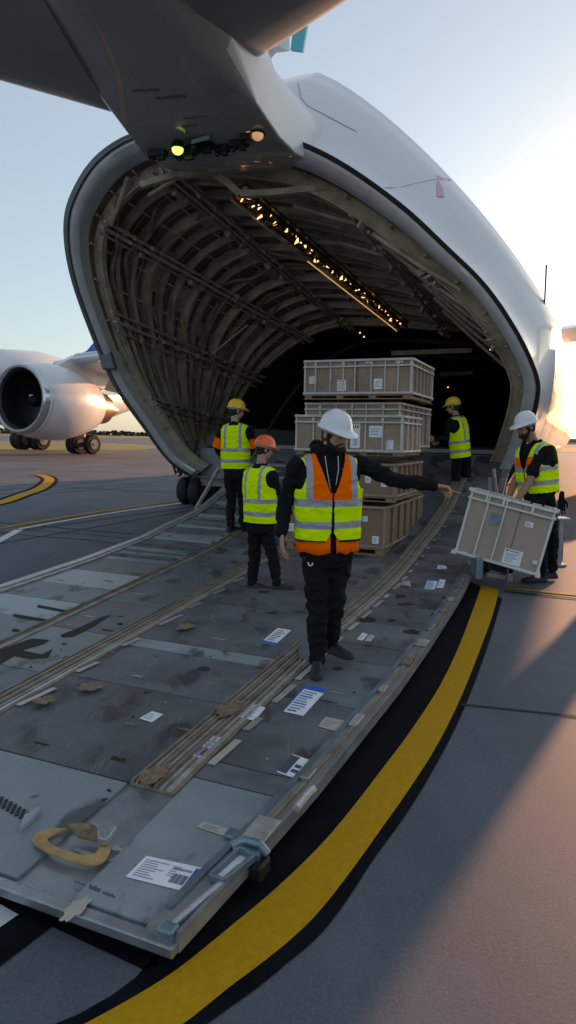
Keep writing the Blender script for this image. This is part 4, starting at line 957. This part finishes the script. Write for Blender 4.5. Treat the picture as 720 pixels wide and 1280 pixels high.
def ell(c, xd, yd, a, b, n=28, e=2.3):
    out = []
    for k in range(n):
        q = 2 * math.pi * k / n; cx_ = math.cos(q); sy_ = math.sin(q)
        out.append(c + xd * a * math.copysign(abs(cx_) ** (2 / e), cx_) + yd * b * math.copysign(abs(sy_) ** (2 / e), sy_))
    return out
def ball(mb, c, xd, yd, zd, a, b, h, n=16):
    rings = []
    for i in range(1, n): th = math.pi * i / n - math.pi / 2; rings.append([c + zd * math.sin(th) * h + xd * math.cos(th) * math.cos(2 * math.pi * k / n) * a + yd * math.cos(th) * math.sin(2 * math.pi * k / n) * b for k in range(n)])
    mb.loft(rings, True, True, True)
X_ = Vector((1, 0, 0)); Y_ = Vector((0, 1, 0))
def cap(mb, p, q, r0_, r1_, n=14):
    d = (q - p); l = d.length; d.normalize(); rings = []
    pts = []; rs = []
    for k in range(5): a = math.pi / 2 * (1 - k / 5); pts.append(p - d * r0_ * math.sin(a)); rs.append(max(.0008, r0_ * math.cos(a)))
    for k in range(6): pts.append(p + d * l * k / 5); rs.append(r0_ + (r1_ - r0_) * k / 5)
    for k in range(1, 6): a = math.pi / 2 * k / 5; pts.append(q + d * r1_ * math.sin(a)); rs.append(max(.0008, r1_ * math.cos(a)))
    e = d.orthogonal().normalized(); f = d.cross(e)
    mb.loft([[c + (e * math.cos(2 * math.pi * k / n) + f * math.sin(2 * math.pi * k / n)) * r for k in range(n)] for c, r in zip(pts, rs)], True, True, True)
def hand(mb, wr, d, pn, side, s, curl=(.5, .55, .6, .65), thumb=.5, spread=1.):
    d = d.normalized(); pn = (pn - d * pn.dot(d)).normalized(); w = d.cross(pn).normalized() * side   # w points to the thumb side
    k0 = wr + d * .085 * s
    for j in range(4):
        o = (.030 - .020 * j) * s; cap(mb, wr + w * o * .6 + d * .012 * s, k0 + w * o, .014 * s, .0125 * s, 10)
    for j in range(4):
        o = (.032 - .0215 * j) * s; L3 = [(.042, .026, .022), (.047, .030, .023), (.044, .028, .022), (.034, .021, .020)][j]
        p = k0 + w * o; a = 0; fan = (1.5 - j) * .05 * spread
        for q, l_ in enumerate(L3):
            a += curl[j] * (1.0 if q else .8); dr = (d * math.cos(a) + pn * math.sin(a) + w * fan).normalized(); p2 = p + dr * l_ * s; cap(mb, p, p2, (.0095 - .0008 * q) * s, (.0088 - .0009 * q) * s, 8); p = p2
    p = wr + w * .026 * s + d * .022 * s; dr = (d * .72 + w * .62 + pn * .30 * thumb).normalized(); p2 = p + dr * .045 * s; cap(mb, p, p2, .014 * s, .0115 * s, 8)
    dr = (d * .88 + w * .28 + pn * .5 * thumb).normalized(); p3 = p2 + dr * .032 * s; cap(mb, p2, p3, .011 * s, .0095 * s, 8); dr = (d + pn * .5 * thumb).normalized(); cap(mb, p3, p3 + dr * .024 * s, .0095 * s, .008 * s, 8)

def person(label, base, s, J, fwd, hf, cfg, group=None):
    """J: joints as world points. fwd: torso facing. hf: head facing (3-D)."""
    p = thing('person', base, label, 'person', group); seed = base.x * 7; bk = cfg.get('bulk', 1.)
    yd = fwd.normalized(); xd = yd.cross(Z).normalized()          # xd = the person's right
    pel, neck = J['pel'], J['neck']; sp = (neck - pel); sl_ = sp.length; sp.normalize()
    def tor(z): return pel + sp * sl_ * z           # z 0 pelvis .. 1 neck base
    yd_t = (yd - sp * yd.dot(sp)).normalized(); xd_t = yd_t.cross(sp).normalized()
    SEC = [(-.12, .115, .09), (-.05, .150, .105), (.04, .158, .112), (.2, .150, .108), (.42, .158, .115), (.62, .175, .122), (.78, .188, .115), (.88, .175, .10), (.95, .125, .085), (1.0, .075, .07)]; SEC = [(a, b_ * (bk if a < .9 else 1), c_ * (bk if a < .9 else 1)) for a, b_, c_ in SEC]
    hz = (Z + hf * -hf.z * .0); hy = hf.normalized(); hx = hy.cross(Z).normalized(); hz = hx.cross(hy).normalized()
    hc = J['head']
    def HP(x, y, z): return hc + hx * x * s + hy * y * s + hz * z * s
    # --- body
    b = MB()
    b.loft([ell(tor(z), xd_t, yd_t, a * s, c * s) for z, a, c in SEC], True, True, True)
    nb_ = J['neck']; cap(b, nb_ - sp * .02 * s, HP(0, -.02, -.06), .058 * s, .054 * s)
    ball(b, HP(0, -.012, .025), hx, hy, hz, .076 * s, .096 * s, .095 * s); ball(b, HP(0, .022, -.035), hx, hy, hz, .060 * s, .066 * s, .078 * s)
    ball(b, HP(0, .045, -.075), hx, hy, hz, .036 * s, .034 * s, .028 * s)                       # chin
    ball(b, HP(0, .072, .022), hx, hy, hz, .052 * s, .016 * s, .012 * s)                       # brow
    cap(b, HP(0, .084, .008), HP(0, .104, -.026), .008 * s, .0125 * s, 8); ball(b, HP(.011, .094, -.030), hx, hy, hz, .008 * s, .009 * s, .007 * s, 8); ball(b, HP(-.011, .094, -.030), hx, hy, hz, .008 * s, .009 * s, .007 * s, 8)
    for q in (-1, 1):
        ball(b, HP(q * .034, .066, -.015), hx, hy, hz, .020 * s, .016 * s, .018 * s, 8)          # cheekbones
        ball(b, HP(q * .078, -.010, -.008), hx, hy, hz, .010 * s, .018 * s, .031 * s, 10)        # ears
    for sd, sg in (('L', -1), ('R', 1)):
        sh, el, wr = J['sh' + sd], J['el' + sd], J['wr' + sd]
        cap(b, sh, el, .052 * s, .040 * s); cap(b, el, el.lerp(wr, .35), .040 * s, .041 * s); cap(b, el.lerp(wr, .35), wr, .041 * s, .026 * s)
        hd_ = J.get('hd' + sd, (wr - el).normalized()); pn = J.get('pn' + sd, xd_t * -sg)
        hand(b, wr + hd_.normalized() * .012 * s, hd_, pn, cfg.get('side' + sd, 1), s, *cfg.get('pose' + sd, ((.35, .38, .42, .45), .5, 1.)))
        hp, kn, an, to = J['hp' + sd], J['kn' + sd], J['an' + sd], J['to' + sd]
        cap(b, hp, kn, .072 * s, .046 * s); cap(b, kn, kn.lerp(an, .35), .044 * s, .046 * s); cap(b, kn.lerp(an, .35), an, .045 * s, .028 * s); cap(b, an, an.lerp(to, .3), .026 * s, .018 * s)
    body = put(remeshed(b, .0062 * s, 3), 'body', [cfg.get('skin', 'skin')], p, base)
    # --- face details
    for q in (-1, 1):
        e = MB(); ball(e, HP(q * .030, .0745, .004), hx, hy, hz, .0125 * s, .009 * s, .0085 * s, 10); e.build('eye', 'eye', p, smooth=True)
        e = MB(); ball(e, HP(q * .030, .0835, .003), hx, hy, hz, .005 * s, .003 * s, .005 * s, 8); e.build('pupil', 'hair', p, smooth=True)
        e = MB(); cap(e, HP(q * .016, .089, .021), HP(q * .046, .080, .022), .005 * s, .003 * s, 8); e.build('eyebrow', 'hair', p, smooth=True)
    e = MB(); ball(e, HP(0, .088, -.052), hx, hy, hz, .024 * s, .008 * s, .0045 * s, 10); ball(e, HP(0, .086, -.060), hx, hy, hz, .020 * s, .008 * s, .005 * s, 10); e.build('lips', 'lip', p, smooth=True)
    if cfg.get('beard'):
        e = MB(); ball(e, HP(0, .040, -.088), hx, hy, hz, .054 * s, .048 * s, .034 * s)
        for q in (-1, 1): cap(e, HP(q * .070, .004, -.012), HP(q * .060, .024, -.062), .010 * s, .016 * s, 8); cap(e, HP(q * .058, .028, -.066), HP(q * .030, .066, -.082), .020 * s, .018 * s, 8); cap(e, HP(q * .005, .088, -.043), HP(q * .030, .076, -.056), .0065 * s, .008 * s, 8)
        put(remeshed(e, .005 * s, 2, .003 * s, 120), 'beard', ['hair'], p, base)
    e = MB(); ball(e, HP(0, -.022, .020), hx, hy, hz, .083 * s, .094 * s, .096 * s); ball(e, HP(0, -.055, -.035), hx, hy, hz, .062 * s, .045 * s, .045 * s); put(remeshed(e, .008 * s, 2, .002 * s, 120), 'hair', ['hair'], p, base)
    # --- helmet
    e = MB(); n = 40; rings = []
    def hp_(q, rad, z): 
        x = math.cos(q); y = math.sin(q); return HP(x * rad * .105, -.008 + y * rad * .126, z)
    Z0 = .052
    for i in range(10):
        th = math.pi / 2 * (1 - i / 9.5); rings.append([hp_(2 * math.pi * k / n, math.cos(th) ** .85 * (1 + .02 * (abs(math.cos(2 * math.pi * k / n)) < .16)), Z0 + .118 * math.sin(th) * (1 + .03 * (abs(math.cos(2 * math.pi * k / n)) < .16))) for k in range(n)])
    rings[0] = [HP(.001 * math.cos(2 * math.pi * k / n), -.008 + .001 * math.sin(2 * math.pi * k / n), Z0 + .121) for k in range(n)]
    def brim(k, e1, z1):
        q = 2 * math.pi * k / n; f = max(0, math.sin(q)) ** 2.5; rad = 1.0 + e1 + (.40 * f if e1 > .05 else 0); return hp_(q, rad, z1 - (.020 * f if e1 > .05 else 0) + (.004))
    rings.append([brim(k, .03, Z0) for k in range(n)]); rings.append([brim(k, .13, Z0 - .012) for k in range(n)]); rings.append([brim(k, .13, Z0 - .018) for k in range(n)]); rings.append([brim(k, -.03, Z0 - .006) for k in range(n)]); rings.append([hp_(2 * math.pi * k / n, .90, Z0 + .03) for k in range(n)])
    e.loft(rings, True, True, True).build('helmet', cfg['helmet'], p, smooth=True)
    e = MB(); e.loft([[hp_(2 * math.pi * k / n, .86, z) for k in range(n)] for z in (Z0 - .035, Z0 - .005)] + [[hp_(2 * math.pi * k / n, .92, z) for k in range(n)] for z in (Z0 - .005, Z0 - .035)], True, False, False).build('helmet_band', 'strap', p, smooth=True)
    # --- trousers
    t = MB(); t.loft([ell(tor(z), xd_t, yd_t, (a + .016) * s, (c + .014) * s) for z, a, c in ((-.14, .13, .11), (-.06, .162, .117), (.04, .165, .118), (.14, .158, .112))], True, True, True)
    for sd in 'LR':
        hp, kn, an = J['hp' + sd], J['kn' + sd], J['an' + sd]; cap(t, hp, kn, .092 * s * bk, .068 * s * bk); cap(t, kn, an.lerp(kn, .02), .068 * s * bk, .058 * s)
    put(remeshed(t, .009 * s, 4, .024 * s, 7, seed), 'trousers', ['black_cloth'], p, base)
    # --- shoes
    for sd in 'LR':
        an, to = J['an' + sd], J['to' + sd]; e = MB(); d = Vector((to.x - an.x, to.y - an.y, 0)); d = d.normalized() if d.length > .01 else yd; sw = d.cross(Z)
        gz = min(an.z - .075 * s, to.z - .02 * s); hl = Vector((an.x, an.y, gz)) - d * .05 * s
        rings = []
        for f, wd, hh in ((-.02, .020, .03), (0, .036, .07), (.06, .040, .095), (.12, .043, .080), (.18, .048, .060), (.235, .045, .048), (.27, .030, .035), (.285, .008, .02)):
            c = hl + d * f * s; rings.append([c + sw * wd * s * x + Z * hh * s * z for x, z in ((-1, 0), (1, 0), (1.02, .35), (.75, .8), (.3, 1), (-.3, 1), (-.75, .8), (-1.02, .35))])
        e.loft(rings, True, True, True); cap(e, hl + d * .045 * s + Z * .05 * s, an + Z * .07 * s, .040 * s, .043 * s)
        put(remeshed(e, .006 * s, 3), 'shoe', ['navy_shoe'], p, base)
    # --- jacket / shirt
    e = MB(); e.loft([ell(tor(z), xd_t, yd_t, (a + .018) * s, (c + .016) * s) for z, a, c in SEC[1:]], True, True, True)
    for sd in 'LR':
        sh, el, wr = J['sh' + sd], J['el' + sd], J['wr' + sd]
        if cfg.get('short'): cap(e, sh, sh.lerp(el, .62), .064 * s, .066 * s)
        else: cap(e, sh, el, .066 * s, .058 * s); cap(e, el, wr.lerp(el, .06), .058 * s, .043 * s)
    if cfg.get('hood'):
        n = 20; pts = [nb_ + sp * .035 * s + xd_t * math.cos(2 * math.pi * k / n) * .085 * s + yd_t * (math.sin(2 * math.pi * k / n) * .082 - .012) * s + sp * (.018 if math.sin(2 * math.pi * k / n) < 0 else -.012) * s for k in range(n + 1)]
        e.tube(pts, .040 * s, 10); cap(e, nb_ - yd_t * .10 * s + sp * .02 * s, nb_ - yd_t * .11 * s - sp * .07 * s, .06 * s, .045 * s)
    else:
        n = 20; pts = [nb_ + sp * .02 * s + xd_t * math.cos(2 * math.pi * k / n) * .064 * s + yd_t * (math.sin(2 * math.pi * k / n) * .066) * s for k in range(n + 1)]; e.tube(pts, .016 * s, 8)
    put(remeshed(e, .0085 * s, 3, .020 * s, 8, seed + 3), 'jacket' if not cfg.get('short') else 'shirt', ['black_cloth'], p, base)
    # --- vest
    VS = [(.02, .205, .150), (.2, .205, .152), (.42, .208, .156), (.62, .212, .160), (.78, .222, .150), (.88, .228, .132), (.94, .205, .118), (.98, .150, .105), (1.01, .100, .095), (1.04, .08, .085)]
    VS = [(a, b_ * (bk if a < .9 else 1), c_ * (bk if a < .9 else 1)) for a, b_, c_ in VS]
    e = MB(); hem = cfg.get('hem', .03); lo = [(hem - .03, VS[0][1], VS[0][2])] + [v for v in VS if v[0] > hem + .05]
    e.loft([ell(tor(z), xd_t, yd_t, a * s, c * s, 36, 2.5) for z, a, c in lo], True, True, True)
    vm = remeshed(e, .0065 * s, 3, .010 * s, 7, seed + 9)
    bm = bmesh.new(); bm.from_mesh(vm); dead = []
    OR = cfg.get('orange', False); top = sl_ / s; hq = hem * top
    yo = cfg.get('open', 0.)
    for f in bm.faces:
        c = f.calc_center_median(); r = c - pel; q = r.dot(sp) / s - hq; lx = r.dot(xd_t) / s; ly = r.dot(yd_t) / s; T = top - hq; f.smooth = True
        fr_ = ly > 0; ax_ = abs(lx - (yo if fr_ else 0))
        dele = q < 0 or q > T + .012
        if abs(lx) > .208 - .035 * math.sin(max(0, min(1, (q - T + .24) / .24)) * math.pi) and q > T - .24: dele = True
        if abs(lx) > .2 and q > T - .27 and (abs(ly) < .10 * (q - T + .27) / .05): dele = True
        if fr_ and q > T - .26 and ax_ < .012 + .088 * ((q - T + .26) / .26) ** .9: dele = True
        if not fr_ and q > T - .02 - .0 and abs(lx) < .07: dele = True
        if fr_ and q < .10 and ax_ < .05 * ((.10 - q) / .10) ** 1.5: dele = True
        if dele: dead.append(f); continue
        mi = 0
        if OR and fr_ and q > .285 and abs(lx) < .132 and (OR != 'low' or q < .40): mi = 1
        if OR and fr_ and q > .285 and .132 <= abs(lx) < .178: mi = 2
        if not fr_ and q > .29 and .085 < abs(lx) < .128: mi = 2
        if not OR and fr_ and q > .29 and .10 < abs(lx) < .145: mi = 2
        if .238 < q < .287 or .088 < q < .138: mi = 2
        if q < .009: mi = 3
        if fr_ and ax_ < .009 and q < T - .24: mi = 3
        if fr_ and OR and q > T - .26 and ax_ < .012 + .088 * ((q - T + .26) / .26) ** .9 + .006: mi = 3
        f.material_index = mi
    bmesh.ops.delete(bm, geom=dead, context='FACES'); bm.to_mesh(vm); bm.free()
    mi_ = [f.material_index for f in vm.polygons]
    vo = put(vm, 'hi_vis_vest', ['hiviz', 'hiviz_orange', 'reflective', 'black_cloth'], p, base); vm.polygons.foreach_set('material_index', mi_)
    sm_ = vo.modifiers.new('thickness', 'SOLIDIFY'); sm_.thickness = .006; sm_.offset = -1
    J['T'] = (tor, xd_t, yd_t, sp, p, base, s)
    return p

def depJ(d, base):
    return {k: (dep(v[0], v[1], base.y + (v[2] if len(v) > 2 else 0)) if isinstance(v, tuple) else v) for k, v in d.items()}
def onramp(x, y):
    z = .1
    for _ in range(8): c = onz(x, y, z); z = z * .4 + .6 * rz(UT(c)[1])
    return onz(x, y, z)
def S_(base, hpx): return hpx * base.y / 850 / 1.845
# 1 front man pointing
b1 = onramp(402, 838); s1 = S_(b1, 332)
J1 = depJ({'pel': (409, 690), 'neck': (410, 567), 'head': (419, 543, -.04), 'shR': (371, 582, -.04), 'elR': (356, 634, .02), 'wrR': (352, 666, -.06), 'hdR': Vector((.05, -.25, -1)), 'pnR': Vector((1, .2, 0)),
    'shL': (448, 580, .06), 'elL': (495, 600, .05), 'wrL': (543, 607, -.03), 'hdL': Vector((.95, -.2, -.18)), 'pnL': Vector((-.1, -.35, -1)),
    '_': (0, 0, 0), 'hpR': (396, 700, -.02), 'knR': (397, 765, -.03), 'anR': (397, 824, 0), 'toR': (396, 838, -.16),
    'hpL': (422, 700, .03), 'knL': (417, 756, .03), 'anL': (413, 803, .24), 'toL': (430, 816, .14)}, b1)
p1 = person('bearded man in white hard hat and orange yellow vest pointing right with one arm', b1, s1, J1, Vector((.16, -1, 0)), Vector((.60, -.78, -.27)),
    dict(helmet='helmet_white', beard=True, hood=True, orange=True, open=.0, bulk=1.13, hem=.14, sideL=1, sideR=-1, poseL=((.06, 1.15, 1.2, 1.2), 1.1, .3), poseR=((.25, .28, .3, .34), .6, 1.)))
tor, xt, yt, sp, p, base, s = J1['T']
m = MB(); 
for q0, q1 in ((math.pi * .54, math.pi * .98), (math.pi * 1.0, math.pi * 1.5), (math.pi * 1.5, math.pi * 2.48)):
    n = 18; rg = []
    for z, a, c in ((.02, .226, .170), (.09, .222, .168), (.2, .218, .162)):
        rg.append([tor(z) + xt * a * s * math.cos(q0 + (q1 - q0) * k / n) + yt * c * s * math.sin(q0 + (q1 - q0) * k / n) + sp * (.010 * math.sin(k * 1.1) if z < .05 else 0) for k in range(n + 1)])
    m.loft(rg, False, False, False)
o = m.build('shirt_hem', 'hiviz_orange', p, smooth=True); sm_ = o.modifiers.new('t', 'SOLIDIFY'); sm_.thickness = .006
for q in (-1, 1):
    MB().tube([tor(.98) + xt * q * .045 * s + yt * .115 * s, tor(.85) + xt * q * .040 * s + yt * .152 * s, tor(.70) + xt * (q * .022 + .0) * s + yt * .160 * s] + ([tor(.60) + xt * q * .012 * s + yt * .158 * s] if q > 0 else []), .0032, 6).build('drawstring', 'cord', p, smooth=True)
c = dep(385, 706, b1.y - .115); m = MB(); m.tube([c + Vector((0, 0, .018)), c + Vector((.002, -.004, .004)), c + Vector((.012, -.008, -.006)), c + Vector((.026, -.012, .0)), c + Vector((.030, -.010, .016))], .0045, 6); m.build('trouser_mark', 'paper', p)
# 2 left yellow helmet
b2 = onramp(296, 664); s2 = S_(b2, 166)
J2 = depJ({'pel': (295, 591), 'neck': (294, 530), 'head': (296, 514, .03), 'shL': (280, 537, .0), 'elL': (272, 558, .0), 'wrL': (274, 566, .25), 'shR': (311, 537, .02), 'elR': (315, 559, .02), 'wrR': (312, 568, .3),
    'hpL': (288, 596), 'knL': (289, 627, .05), 'anL': (288, 656), 'toL': (297, 662, .12), 'hpR': (303, 596), 'knR': (304, 629, .05), 'anR': (304, 660, .02), 'toR': (312, 665, .1)}, b2)
p2 = person('man in yellow hard hat and orange arm bands standing by the ramp left edge', b2, s2, J2, Vector((.22, 1, 0)), Vector((.90, .42, -.1)), dict(helmet='helmet_yellow', hem=.08))
for sd in 'LR':
    sh, el = J2['sh' + sd], J2['el' + sd]; e = MB(); a = sh.lerp(el, .55); b = el + (el - sh) * .1; d = (b - a).normalized(); e.tube([a, a + d * .004, a.lerp(b, .5), b], [.070 * s2, .078 * s2, .077 * s2, .074 * s2], 14); e.build('arm_band', 'hiviz_orange', p2, smooth=True)
# 3 orange helmet
b3 = onramp(330, 735); s3 = S_(b3, 196)
J3 = depJ({'pel': (326, 656), 'neck': (326, 583), 'head': (331, 562, -.0), 'shR': (342, 596, -.10), 'elR': (347, 624, -.04), 'wrR': (355, 646, .10), 'shL': (314, 592, .14), 'elL': (325, 620, .30), 'wrL': (340, 640, .35),
    'hpL': (319, 664, .05), 'knL': (318, 697, .08), 'anL': (315, 727, .04), 'toL': (330, 735, .02), 'hpR': (333, 664, -.03), 'knR': (341, 695, -.02), 'anR': (346, 728, -.03), 'toR': (366, 736, -.05)}, b3)
p3 = person('man in orange hard hat walking to the right on the ramp behind the pointing man', b3, s3, J3, Vector((.62, .78, 0)), Vector((.93, .35, -.2)), dict(helmet='helmet_orange', bulk=1.06, hem=.04))
# 4 yellow helmet far right
b4 = onramp(575, 632); s4 = S_(b4, 138)
J4 = depJ({'pel': (576, 571), 'neck': (571, 521), 'head': (566, 509, .0), 'shL': (563, 528, -.12), 'elL': (558, 548, -.06), 'wrL': (545, 549, .05), 'shR': (580, 526, .2), 'elR': (566, 548, .25), 'wrR': (551, 552, .25),
    'hpL': (571, 576, -.05), 'knL': (570, 602, -.05), 'anL': (571, 626, -.03), 'toL': (563, 630, -.03), 'hpR': (582, 576, .1), 'knR': (583, 602, .1), 'anR': (583, 627, .1), 'toR': (575, 631, .1)}, b4)
p4 = person('man in yellow hard hat facing left beside the crate stack inside the aircraft door', b4, s4, J4, Vector((-.80, .55, 0)), Vector((-.9, .45, -.15)), dict(helmet='helmet_yellow', hem=-.02, sideL=-1))
# 5 right worker
b5 = onz(682, 727, 0); s5 = S_(b5, 214)
J5 = depJ({'pel': (673, 617), 'neck': (668, 554, .02), 'head': (657, 534, -.02), 'shL': (674, 568, -.16), 'elL': (661, 604, -.22), 'wrL': (643, 630, -.30), 'hdL': Vector((-.7, -.1, -.75)), 'pnL': Vector((.3, .2, -1)),
    'shR': (661, 565, .20), 'elR': (644, 600, .16), 'wrR': (634, 628, .0), 'hdR': Vector((-.5, -.2, -.75)),
    'hpL': (668, 625, -.08), 'knL': (675, 672, -.08), 'anL': (677, 716, -.06), 'toL': (664, 725, -.08), 'hpR': (682, 625, .1), 'knR': (689, 672, .1), 'anR': (690, 712, .12), 'toR': (676, 721, .1)}, b5)
p5 = person('bearded man in white hard hat and short sleeves holding the tilted crate', b5, s5, J5, Vector((-.88, -.40, 0)), Vector((-.93, -.30, -.28)), dict(helmet='helmet_white', beard=True, short=True, orange='low', skin='skin_tan', bulk=1.12, hem=.02, sideL=-1))
# glove in the back pocket
gl = MB(); c = dep(702, 622, b5.y - .1); hand(gl, c, Vector((.05, 0, -1)), Vector((0, 1, 0)), 1, 1.15, (.1, .15, .12, .2), .3, 1.4); cap(gl, c + Z * .05, c, .03, .034)
me = remeshed(gl, .006, 2); go = bpy.data.objects.new('work_glove', me); COL.objects.link(go); me.materials.append(M['black_cloth'])
for v in me.vertices: v.co -= c
go.location = c; me.polygons.foreach_set('use_smooth', [True] * len(me.polygons)); tag(go, 'black work glove hanging from the back pocket of the right hand worker', 'glove')

# ------------------------------------------------------------------ camera, sun, sky
cd = bpy.data.cameras.new('camera'); cam = bpy.data.objects.new('camera', cd); COL.objects.link(cam)
cd.sensor_fit = 'VERTICAL'; cd.sensor_height = 24; cd.lens = 24 * F / 1280; cd.clip_start = .05; cd.clip_end = 6000
mt = Matrix.Identity(4)
for i in range(3): mt[i][0] = rt[i]; mt[i][1] = up[i]; mt[i][2] = -fw[i]; mt[i][3] = CAM[i]
cam.matrix_world = mt; S.camera = cam
SE = R(7.8)
sd3 = Vector((math.sin(SA) * math.cos(SE), math.cos(SA) * math.cos(SE), math.sin(SE)))
sl = bpy.data.lights.new('sun', 'SUN'); sl.energy = 4.2; sl.angle = R(.7); sl.color = (1, .50, .26)
so = bpy.data.objects.new('sun', sl); COL.objects.link(so); so.rotation_euler = sd3.to_track_quat('Z', 'Y').to_euler(); so.location = sd3 * 100
wd = bpy.data.worlds.new('World'); S.world = wd; wd.use_nodes = True; nt = wd.node_tree
bg = nt.nodes['Background']; sk = nt.nodes.new('ShaderNodeTexSky'); sk.sky_type = 'NISHITA'; sk.sun_disc = False
sk.sun_elevation = SE; sk.sun_rotation = SA; sk.altitude = 100; sk.air_density = 1.0; sk.dust_density = 1.3; sk.ozone_density = 2.0
hz_ = nt.nodes.new('ShaderNodeMix'); hz_.data_type = 'RGBA'; hz_.inputs['Factor'].default_value = .60; hz_.inputs[7].default_value = (1.66, 1.80, 1.88, 1)   # thin even high haze over the clear sky
nt.links.new(sk.outputs[0], hz_.inputs[6]); nt.links.new(hz_.outputs[2], bg.inputs[0]); bg.inputs[1].default_value = .15
S.view_settings.view_transform = 'Standard'; S.view_settings.look = 'None'; S.view_settings.gamma = 1; S.view_settings.exposure = 1.08; S.view_settings.use_curve_mapping = False
S.render.engine = 'CYCLES'; S.cycles.max_bounces = 8; S.cycles.use_denoising = True
